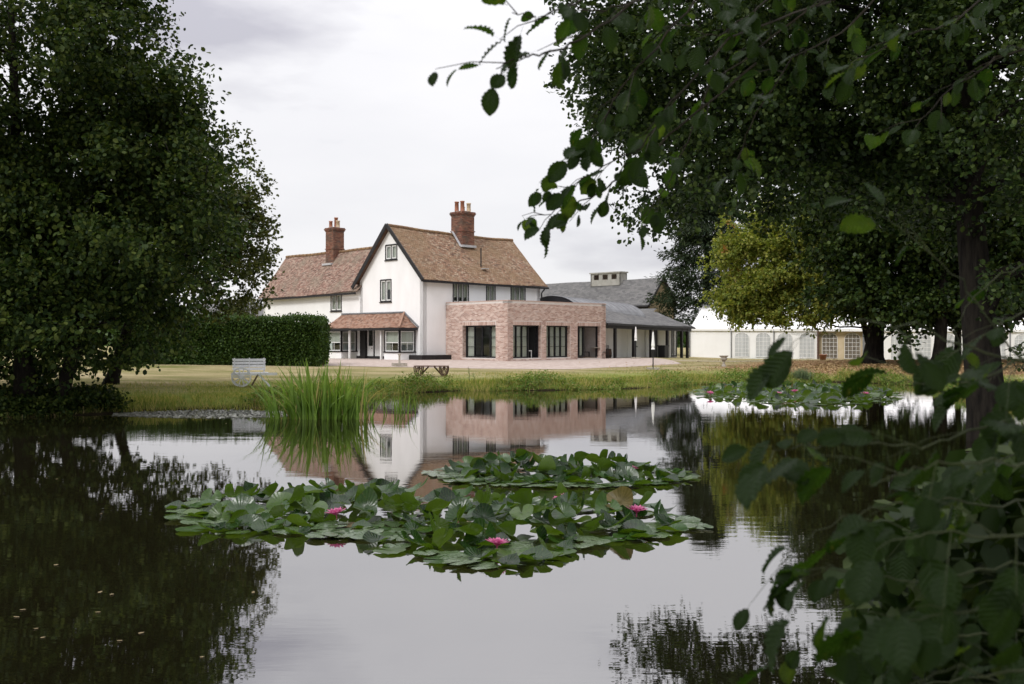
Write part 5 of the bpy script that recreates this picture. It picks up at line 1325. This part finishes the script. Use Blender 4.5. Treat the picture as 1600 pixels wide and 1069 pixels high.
# floating pondweed patch by the left bank and scattered fallen leaves
q = []
while len(q) < 5200:
    px = random.uniform(178, 520); py = random.gauss(647, 5)
    lim = 5.5 * math.exp(-((px - 330) / 150) ** 2)
    if abs(py - 647.5) < lim + 1 and random.random() < .9:
        q.append((*WP(px, py), .004 + random.random() * .008))
q = np.array(q); d_ = sdist(q[:, 0], q[:, 1]); q = q[d_ < -.05]; n_ = len(q)
V, Fq = leaves(q, rng.normal(size=(n_, 3)) * np.array([1, 1, .08]), np.array([0, 0, 1.]) + rng.normal(size=(n_, 3)) * .10, rng.uniform(.025, .10, n_))
tag(np_mesh('floating_pondweed', V, Fq, M_scum), 'grey film of floating pondweed along the left bank beside the reeds', 'pondweed', kind='stuff')
lf = MB(); lf.poly([(0, 0, 0), (.3, .3, .03), (.8, .26, .05), (1, 0, .1)]); lf.poly([(0, 0, 0), (1, 0, .1), (.8, -.26, .04), (.3, -.3, .0)]); lo = lf.build('fallen_leaf', M_litter2); lme = lo.data; bpy.data.objects.remove(lo)
n_done = 0
while n_done < 30:
    px = random.uniform(20, 1250); py = random.choice((random.uniform(655, 760), random.uniform(660, 1040)))
    if px > 430 and random.random() < .85: continue
    if 250 < px < 1110 and 700 < py < 895: continue
    x, y = WP(px, py)
    if sdist(np.array([x]), np.array([y]))[0] > -.3: continue
    o = link_mesh('fallen_leaf', lme); o.location = (x, y, .004); s = random.uniform(.025, .055); o.scale = (s, s, s); o.rotation_euler = (0, 0, random.random() * 6.28)
    tag(o, 'small dead leaf floating alone on the open water of the pond', 'leaf', 'fallen leaves floating on the pond'); n_done += 1
# litter under the right-hand trees
n_ = 22000; x = rng.normal(size=n_) * 5.5 + 22; y = rng.normal(size=n_) * 4 + 52; z = gz(x, y) + .01
k_ = (sdist(x, y) > .6) & (y < 70); V, Fq = leaves(np.stack([x, y, z], 1)[k_], rng.normal(size=(k_.sum(), 3)) * np.array([1, 1, .2]), np.array([0, 0, 1.]) + rng.normal(size=(k_.sum(), 3)) * .3, rng.uniform(.06, .12, k_.sum()))
tag(np_mesh('leaf_litter', V, Fq, M_litter), 'brown fallen leaves on the ground under the trees in front of the marquee', 'leaves', kind='stuff')

# ------------------------------------------------------------------ garden things
# wheeled bench
def wheel(parent, c, r_, mat, n=12, name='wheel', axis='y', halfw=.02):
    m_ = MB(); A = Vector(c)
    def pt(a, rr, off=0): return A + (Vector((math.cos(a) * rr, off, math.sin(a) * rr)) if axis == 'y' else Vector((off, math.cos(a) * rr, math.sin(a) * rr)))
    ring = [pt(2 * math.pi * k / 28, r_) for k in range(29)]
    for k in range(28):
        a0, a1 = 2 * math.pi * k / 28, 2 * math.pi * (k + 1) / 28
        m_.hexa([pt(a0, r_ * .87, -halfw), pt(a1, r_ * .87, -halfw), pt(a1, r_ * .87, halfw), pt(a0, r_ * .87, halfw), pt(a0, r_, -halfw), pt(a1, r_, -halfw), pt(a1, r_, halfw), pt(a0, r_, halfw)])
    wo = m_.build(name, mat, parent)
    for k in range(n):
        s = MB(); a = 2 * math.pi * k / n; s.tube([pt(a, r_ * .15), pt(a, r_ * .88)], [r_ * .05, r_ * .035], 5); s.build('spoke', mat, wo)
    h = MB(); h.tube([pt(0, 0, -halfw * 2.2), pt(0, 0, halfw * 2.2)], r_ * .18, 10); h.build('hub', mat, wo)
    return wo
bx0, by0 = (389 - 800) / 45.0, 34.6
bench = thing('wheeled_bench', 'white painted wooden barrow bench with a spoked cart wheel on the lawn', 'bench', (bx0 + .1, by0, gz1(bx0, by0)), R(14))
wheel(bench, (-.36, -.30, .335), .335, M_benchwood, 10); wheel(bench, (-.36, .36, .335), .335, M_benchwood, 10)
f = MB(); f.tube([(-.36, -.3, .335), (-.36, .36, .335)], .03, 6); f.build('axle', M_benchwood, bench)
for k in range(4): f = MB(); f.box(-.62, .55, -.24 + k * .13, -.13 + k * .13, .46, .49); f.build('seat_slat', M_benchwood, bench)
for k in range(4):
    z = .56 + k * .105; y = .30 + k * .035; f = MB(); f.hexa([(-.66, y, z), (.44, y, z), (.44, y + .025, z), (-.66, y + .025, z), (-.68, y + .03, z + .085), (.46, y + .03, z + .085), (.46, y + .055, z + .085), (-.68, y + .055, z + .085)]); f.build('back_slat', M_benchwood, bench)
for x in (-.6, -.1, .4): f = MB(); f.bar((x, .34, .45), (x, .50, .98), .05, .05); f.build('back_post', M_benchwood, bench)
for y in (-.27, .32):
    f = MB(); f.bar((-.7, y, .43), (.85, y, .43), .05, .07); f.build('rail', M_benchwood, bench)
    f = MB(); f.bar((.2, y, .42), (-.02, y, .02), .05, .05); f.build('strut', M_oldwood, bench)
    f = MB(); f.bar((.22, y, .42), (.6, y, .0), .05, .05); f.build('leg', M_benchwood, bench)
# low cart table
cx_, cy_ = (674 - 800) / F * 43.0, 43.0
ct = thing('cart_table', 'low brown wooden table on spoked half wheels, on the lawn before the brick extension', 'table', (cx_, cy_, gz1(cx_, cy_)), R(-3))
for k in range(4): f = MB(); f.box(-.72, .72, -.3 + k * .15, -.16 + k * .15, .42, .46); f.build('top_plank', M_oldwood, ct)
for sx_ in (-.55, .55):
    for y in (-.24, .24):
        m_ = MB()
        for k in range(10):
            a0 = math.pi + math.pi * k / 10 * 1.0; a1 = math.pi + math.pi * (k + 1) / 10
            p0 = Vector((sx_ + .17 * math.cos(a0), y, .42 + .38 * math.sin(a0) * 1.08)); p1 = Vector((sx_ + .17 * math.cos(a1), y, .42 + .38 * math.sin(a1) * 1.08)); m_.bar(p0, p1, .05, .045, up=(0, 1, 0))
        for k in range(1, 5):
            a = math.pi + math.pi * k / 5; m_.bar((sx_, y, .42), (sx_ + .16 * math.cos(a), y, .42 + .39 * math.sin(a)), .025, .025, up=(0, 1, 0))
        m_.build('half_wheel', M_oldwood, ct)
for sg in (-1, 1): f = MB(); f.bar((sg * .12, 0, .42), (sg * .45, 0, .06), .06, .06); f.build('brace', M_oldwood, ct)
# urn
def lathe_thing(name, label, cat, x, y, parts, z=None, group=None):
    r_ = thing(name, label, cat, (x, y, gz1(x, y) if z is None else z), 0, group)
    for (pn, prof, mt_) in parts: m_ = MB(); m_.lathe((0, 0, 0), prof, 18); m_.build(pn, mt_, r_, True)
    return r_
ux, uy = P(1131, 0, 56).x, 56
urn = lathe_thing('stone_urn', 'stone garden urn with a wide rim on the lawn before the marquee', 'urn', ux, uy,
            [('bowl', [(.06, .28), (.09, .31), (.18, .38), (.2, .46), (.16, .50), (.25, .58), (.27, .61), (.22, .62), (.12, .52)], M_stone), ('pedestal', [(.13, -.05), (.13, .06), (.09, .1), (.06, .2), (.06, .29)], M_stone)])
for px, Y, lab in ((1212, 78.5, 'terracotta pot against the marquee wall, left of its entrance'), (1286, 77.2, 'dark terracotta pot at the foot of the marquee entrance post')):
    x = P(px, 0, Y).x
    pot = lathe_thing('plant_pot', lab, 'pot', x, Y, [('body', [(.01, 0), (.2, 0), (.27, .38), (.31, .39), (.31, .46), (.25, .46), (.22, .38)], M_terracotta), ('soil', [(.0, .40), (.23, .40)], M_dark)])
# sundial-like stone post on the patio edge
x, y = P(624, 0, 52).x, 52
sd1 = thing('sundial', 'small stone sundial on a low square base in front of the bay windows', 'sundial', (x, y, gz1(x, y)), R(20))
f = MB(); f.box(-.34, .34, -.34, .34, -.05, .18); f.build('base', M_stone, sd1); f = MB(); f.lathe((0, 0, .18), [(.07, 0), (.05, .08), (.05, .38), (.09, .45), (.09, .48), (.0, .485)], 12); f.build('column', M_stone, sd1, True)
# closed parasols
def parasol(px, Y, lab, z1, base=True):
    x = P(px, 0, Y).x; r_ = thing('closed_parasol', lab, 'parasol', (x, Y, gz1(x, Y)))
    f = MB(); f.tube([(0, 0, 0), (0, 0, z1 - .05)], .03, 8); f.build('pole', M_alu, r_)
    f = MB(); prof = [(.02, z1 + .02), (.035, z1 - .08), (.055, z1 - .4), (.08, z1 - .7), (.06, z1 - .8), (.085, z1 - .9), (.03, z1 - .88)]
    n = 16; b0 = len(f.v)
    for rr, z in prof:
        for k in range(n): a = 2 * math.pi * k / n; q_ = rr * (1 + .22 * (k % 2)); f.v.append((q_ * math.cos(a), q_ * math.sin(a), z))
    for i in range(len(prof) - 1):
        for k in range(n): k2 = (k + 1) % n; f.f.append((i * n + k, i * n + k2, (i + 1) * n + k2, (i + 1) * n + k)); f.m.append(0)
    f.build('canopy', M_canvas, r_)
    if base:
        for (a_, b_, c_, d_) in ((-.3, -.02, -.3, -.02), (.02, .3, -.3, -.02), (-.3, -.02, .02, .3), (.02, .3, .02, .3)): f = MB(); f.box(a_, b_, c_, d_, 0.0, .1); f.build('base_slab', M_stone, r_)
parasol(1020.5, 52, 'closed white parasol standing on a stone base out on the lawn', 1.95)
parasol(993.5, 66, 'closed white parasol under the gallery eave, left of the one on the lawn', 2.1)
# patio table and chairs beside the extension
def pos_on(px, py):      # lawn/patio point seen at pixel
    Y = F * (CZ - .63) / (py - 530); return (px - 800) / F * Y, Y
tx, ty = pos_on(931, 561.5)
tb = thing('patio_table', 'small round patio table with a pale top beside the brick extension', 'table', (tx, ty, gz1(tx, ty)))
f = MB(); f.lathe((0, 0, .72), [(.0, .03), (.36, .03), (.38, .015), (.36, 0), (0, 0)], 20); f.build('tabletop', M_stone, tb)
f = MB(); f.tube([(0, 0, .05), (0, 0, .72)], .035, 8); f.build('stem', M_alu, tb)
for k in range(3): f = MB(); a = k * 2.09; f.bar((0, 0, .08), (.3 * math.cos(a), .3 * math.sin(a), .02), .04, .03); f.build('leg', M_alu, tb)
def chair(x, y, rz, lab):
    c = thing('patio_chair', lab, 'chair', (x, y, gz1(x, y)), rz, 'dark chairs at the patio table')
    f = MB(); f.box(-.2, .2, -.2, .2, .43, .46); f.build('seat', M_alu, c)
    f = MB()
    for k in range(4): f.box(-.18, .18, .2, .22, .56 + k * .09, .61 + k * .09)
    f.build('backrest', M_alu, c)
    for sx_ in (-.18, .18):
        for sy_ in (-.18, .19): f = MB(); f.bar((sx_, sy_, 0), (sx_, sy_, .43 if sy_ < 0 else .9), .03, .03); f.build('leg', M_alu, c)
chair(tx - .62, ty + .05, R(80), 'dark metal chair on the left of the pale round patio table')
chair(tx + .6, ty + .1, R(-80), 'dark metal chair on the right of the pale round patio table')
x, y = pos_on(951, 560.5); y += 1.0
lathe_thing('barrel_planter', 'dark half barrel planter beside the end of the brick extension', 'planter', x, y, [('barrel', [(.01, 0), (.27, 0), (.33, .3), (.28, .62), (.25, .62), (.25, .52), (0, .5)], M_oldwood), ('hoop', [(.315, .12), (.325, .12), (.335, .18), (.325, .18)], M_alu)])
bxn = thing('black_bin', 'black square bin standing by the gallery wall between two posts', 'bin', (P(1038.5, 0, 72).x, 72.6, gz1(12, 72)), ga)
f = MB(); f.box(-.3, .3, -.28, .28, 0, .85); f.build('body', M_alu, bxn); f = MB(); f.box(-.33, .33, -.31, .31, .852, .93); f.build('lid', M_alu, bxn)
# white chair showing in the open doorway
x = HX + S2 * (EX0 + fo[0][1] - .5) - S2 * (EY + .75); y = HY + S2 * (EX0 + fo[0][1] - .5) + S2 * (EY + .75)
wc_ = thing('white_chair', 'white chair just inside the open glass door of the brick extension', 'chair', (x, y, .79), R(30))
f = MB(); f.box(-.22, .22, -.22, .22, .42, .47); f.build('seat', M_whitewood, wc_); f = MB(); f.box(-.22, .22, .2, .24, .47, .95); f.build('backrest', M_whitewood, wc_)
for sx_ in (-.19, .19):
    for sy_ in (-.19, .19): f = MB(); f.bar((sx_, sy_, 0), (sx_, sy_, .42), .04, .04); f.build('leg', M_whitewood, wc_)

# ------------------------------------------------------------------ near alder leaves: overhead branches and a sapling at the right
def near_leaf(seed):
    rd = random.Random(seed); NA, NBW = 14, 3; V = []; Fs = []
    bend = rd.uniform(.05, .35); fold = rd.uniform(.15, .5)
    for i in range(NA + 1):
        t_ = i / NA; w_ = .36 * (math.sin(math.pi * min(1, t_ ** .95)) ** .66) if 0 < t_ < 1 else 0.02
        if t_ > .9: w_ *= .95
        for j in range(-NBW, NBW + 1):
            q_ = j / NBW; ser = 1 + (.045 * (1 if i % 2 else -1) if abs(j) == NBW else 0)
            y = w_ * q_ * ser; x = t_ - .10 * abs(q_) * 0 + .13 * abs(q_) * w_
            z = fold * abs(y) * .6 - bend * t_ * t_ + .030 * (1 if (i % 2) else -1) * min(1, abs(q_) * 1.6) + .03 * math.sin(q_ * 3 + seed)
            V.append((x, y, z))
    n = 2 * NBW + 1
    for i in range(NA):
        for j in range(n - 1): a = i * n + j; Fs.append((a, a + 1, a + n + 1, a + n))
    # petiole
    b0 = len(V); V += [(0, -.008, 0), (0, .008, 0), (-.25, .006, .03), (-.25, -.006, .03)]; Fs.append((b0, b0 + 1, b0 + 2, b0 + 3))
    me = bpy.data.meshes.new('leaf'); me.from_pydata(V, [], Fs); me.materials.append(M_near)
    for p_ in me.polygons: p_.use_smooth = True
    return me
near_me = [near_leaf(i) for i in range(8)]
def spray(root, base, pts, n_leaves, size, twig_r=.004, mat=M_greentwig, hang=.55, rd=random, name='branch', sub=3, lsc=1.0):
    """a branch along pts (world) with side twigs and leaves as its children"""
    pts = [Vector(p_) - Vector(base) for p_ in pts]
    # densify
    dens = []
    for a, b_ in zip(pts, pts[1:]):
        for k in range(5): dens.append(a.lerp(b_, k / 5) + Vector((rd.gauss(0, 1), rd.gauss(0, 1), rd.gauss(0, 1))) * .0035)
    dens.append(pts[-1])
    m_ = MB(); m_.tube(dens, [twig_r * (1.8 - 1.4 * i / len(dens)) for i in range(len(dens))], 5)
    spots = []
    nsub = max(1, n_leaves // sub)
    for k in range(nsub):
        t_ = .12 + .88 * (k + rd.random()) / nsub; i = min(len(dens) - 2, int(t_ * (len(dens) - 1))); o_ = dens[i]; d = (dens[i + 1] - dens[i]).normalized()
        sd_ = d.cross(Vector((0, 0, 1))).normalized() * (1 if k % 2 else -1)
        tdir = (d * rd.uniform(.2, 1) + sd_ * rd.uniform(.2, .9) + Vector((0, 0, rd.uniform(-.7, .35)))).normalized(); tl2 = size * rd.uniform(.8, 2.2)
        m_.tube([o_, o_ + tdir * tl2 * .5 + Vector((0, 0, .01)), o_ + tdir * tl2], [twig_r * .6, twig_r * .45, twig_r * .3], 4)
        for j in range(sub): spots.append((o_ + tdir * tl2 * (j + 1) / sub, tdir))
    spots.append((dens[-1], (dens[-1] - dens[-2]).normalized()))
    br = m_.build(name, mat, root)
    for (p_, td_) in spots[:n_leaves]:
        s = size * rd.uniform(.5, 1.05) * lsc
        ax_ = (td_ * .8 + Vector((rd.gauss(0, .5), rd.gauss(0, .5), rd.gauss(-hang, .35)))).normalized()
        up_ = Vector((rd.gauss(0, .45), rd.gauss(-.25, .45), 1)).normalized(); y_ = up_.cross(ax_).normalized(); z_ = ax_.cross(y_)
        o = link_mesh('leaf', near_me[rd.randrange(8)], br)
        M3 = Matrix((ax_, y_, z_)).transposed().to_4x4()
        o.matrix_local = Matrix.Translation(p_ + ax_ * s * .25) @ M3 @ Matrix.Diagonal((s, s, s, 1))
    return br
def PP(*a): return [P(*q_) for q_ in a]
rd = random.Random(11)
ot_base = (4.2, -0.6, .3)
ot = thing('alder_tree', 'near alder whose leafy twigs hang against the sky at the top of the view', 'tree', ot_base)
f = MB(); f.tube([(0, 0, -.3), (-.1, .1, 2), (-.3, .3, 4.2), (-.5, .5, 7)], [.24, .17, .14, .06], 10); f.build('trunk', M_bark, ot)
tops = [([(1250, -160, 3.4), (1010, -60, 2.7), (900, 5, 2.5), (840, 30, 2.4), (800, 20, 2.4)], 17, .085),
        ([(1120, -80, 3.0), (985, 10, 2.6), (900, 65, 2.5), (850, 84, 2.45), (810, 92, 2.4), (775, 108, 2.4)], 15, .08),
        ([(1240, -60, 3.6), (1085, 0, 3.1), (1010, 90, 3.0), (960, 150, 3.0), (940, 205, 3.0), (900, 235, 3.0)], 30, .085),
        ([(1300, 0, 3.8), (1140, 60, 3.3), (1060, 150, 3.2), (1000, 230, 3.2), (930, 270, 3.2), (875, 300, 3.2)], 40, .08),
        ([(1180, 100, 3.4), (1060, 200, 3.3), (980, 270, 3.3), (920, 310, 3.3), (870, 330, 3.3), (822, 342, 3.3)], 26, .075),
        ([(1200, -150, 3.2), (1060, -60, 3.0), (1000, 0, 3.0), (930, 20, 3.0), (880, -5, 3.0)], 26, .09),
        ([(1300, -100, 3.6), (1200, 0, 3.4), (1120, 60, 3.3), (1070, 40, 3.3)], 24, .085),
        ([(1450, -100, 3.6), (1330, 40, 3.6), (1240, 90, 3.5), (1170, 200, 3.5), (1150, 260, 3.5)], 32, .085),
        ([(1600, -60, 3.4), (1500, 30, 3.3), (1400, 60, 3.2), (1330, 110, 3.2)], 26, .085),
        ([(1650, 60, 3.2), (1560, 90, 3.2), (1480, 140, 3.2), (1430, 200, 3.2)], 20, .085),
        ([(1380, -60, 3.6), (1230, 40, 3.6), (1110, 130, 3.5), (1050, 280, 3.5), (1000, 340, 3.5)], 36, .08)]
for pts, n_, sz in tops: spray(ot, ot_base, PP(*pts), n_, sz, .0026, M_twig, rd=rd, lsc=1.0)
V, Fq, *_r = crown([(1.5, -5, 7, 8, 4.5, 4.5), (3.5, 1.5, 7.2, 6.5, 3.2, 2.6), (7.0, 2.0, 3.2, 3.2, 2.2, 2.6), (-4.5, -1.5, 6.8, 4.5, 3.2, 2.6)], 300, 14, 13, .11, bough_r=1.0, zmin=.6,
    clip=lambda p_: (p_[:, 1] < -.3) | (((p_[:, 2] - CZ) > .42 * p_[:, 1] + .9) | (p_[:, 0] > .60 * p_[:, 1] + 1.0)))
np_mesh('crown', V - np.array(ot_base), Fq, M_alder, ot)  # unseen canopy, added over and beside the camera to shade the near leaves
hb = MB()
for (pp) in ([(1250, -160, 3.4), (1400, -400, 2.6)], [(1300, 0, 3.8), (1500, -300, 3.2)]):
    a, c_ = [P(*q_) - Vector(ot_base) for q_ in pp]; hb.tube([a, c_, Vector((-.4, .4, 5.6))], [.012, .025, .05], 7)
hb.build('bough', M_twig, ot)
sb = (2.35, 1.2, .3)
sap = thing('alder_sapling', 'near alder sapling with large dark serrated leaves filling the lower right corner', 'sapling', sb)
f = MB(); f.tube([(0, 0, -.2), (0, .1, .8), (.05, .2, 1.6), (0, .3, 2.3)], [.05, .04, .03, .012], 8); f.build('trunk', M_bark, sap)
lows = [([(1660, 640, 1.9), (1560, 520, 1.9), (1500, 440, 1.9), (1430, 370, 1.9), (1385, 330, 1.9)], 11, .095),
        ([(1680, 560, 1.7), (1540, 555, 1.7), (1430, 510, 1.7), (1345, 500, 1.7), (1290, 525, 1.7), (1235, 520, 1.7)], 11, .095),
        ([(1680, 600, 1.9), (1600, 560, 1.8), (1520, 600, 1.8), (1440, 600, 1.8), (1380, 590, 1.8)], 17, .09),
        ([(1680, 680, 1.8), (1560, 660, 1.7), (1440, 700, 1.7), (1330, 690, 1.7), (1240, 705, 1.7), (1180, 700, 1.7)], 22, .09),
        ([(1680, 740, 1.5), (1560, 720, 1.5), (1450, 730, 1.5), (1360, 760, 1.5)], 17, .095),
        ([(1680, 760, 1.9), (1560, 790, 1.8), (1440, 780, 1.8), (1340, 800, 1.8), (1240, 850, 1.8)], 22, .09),
        ([(1680, 830, 1.4), (1560, 840, 1.4), (1450, 830, 1.4), (1370, 860, 1.4)], 18, .095),
        ([(1680, 880, 1.8), (1580, 880, 1.7), (1450, 910, 1.7), (1340, 900, 1.7), (1290, 880, 1.7)], 24, .09),
        ([(1680, 960, 1.4), (1580, 950, 1.4), (1480, 960, 1.4), (1380, 980, 1.4)], 18, .10),
        ([(1680, 980, 1.9), (1560, 990, 1.8), (1440, 990, 1.8), (1330, 1000, 1.8), (1240, 990, 1.8)], 26, .09),
        ([(1680, 1040, 1.4), (1580, 1060, 1.4), (1480, 1050, 1.4), (1400, 1080, 1.4)], 18, .10),
        ([(1680, 1080, 1.8), (1540, 1060, 1.8), (1400, 1070, 1.8), (1290, 1090, 1.8)], 24, .09),
        ([(1700, 480, 2.0), (1620, 480, 2.0), (1540, 520, 2.0), (1480, 560, 2.0)], 16, .09),
        ([(1720, 430, 2.3), (1640, 400, 2.3), (1560, 430, 2.3), (1510, 480, 2.3), (1480, 540, 2.3)], 15, .09),
        ([(1720, 560, 2.1), (1640, 520, 2.1), (1590, 560, 2.1), (1560, 620, 2.1)], 14, .09),
        ([(1700, 640, 2.2), (1600, 700, 2.2), (1520, 740, 2.2), (1450, 800, 2.2)], 24, .09),
        ([(1700, 820, 2.3), (1600, 900, 2.3), (1500, 920, 2.3), (1420, 960, 2.3)], 28, .09)]
for pts, n_, sz in lows: spray(sap, sb, PP(*pts), int(n_ * .76), sz, .0014, M_greentwig, rd=rd, lsc=.86)
# finer mass of leaves of the same sapling, farther in
n_ = 4200; Yd = rng.uniform(2.3, 4.6, n_); pxv = 1600 - rng.random(n_) ** 1.5 * 330 + 60; pyv = rng.uniform(690, 1150, n_)
k_ = pxv > 1340 + 260 * np.clip((860 - pyv) / 200, 0, 1) + rng.normal(size=n_) * 25
pos = np.stack([(pxv - 800) / F * Yd, Yd, CZ - (pyv - 530) / F * Yd], 1)[k_] - np.array(sb); n_ = len(pos)
V, Fq = leaves(pos, rng.normal(size=(n_, 3)) * .8 + np.array([-.3, 0, -.6]), np.array([0, -.2, 1.]) + rng.normal(size=(n_, 3)) * .5, rng.uniform(.06, .10, n_))
tag(np_mesh('inner_foliage', V, Fq, M_alderdark, sap), kind='stuff')
# bramble/bush on the right bank closing the corner below the big alder
tree('alder_bush', 'dense dark bush on the right bank under the thick trunk', (11.2, 16.5, gz1(11.2, 16.5)), [(0, 0, .2, 0, 1.6, .07, .03)],
     [(11.6, 17, 1.1, 2.2, 3.5, 1.1), (9.6, 12, .9, 1.6, 2.5, 1.0), (15, 24, 1.3, 2.0, 4, 1.2)], 110, 12, 11, .11, M_alderdark, cat='bush', kw=dict(bough_r=.55, twig=.35, zmin=.3), n_limbs=10)
print('tris approx', sum(len(o.data.polygons) for o in scene.objects if o.type == 'MESH' and len(o.data.polygons) > 2000) * 2, 'objects', len(scene.objects))
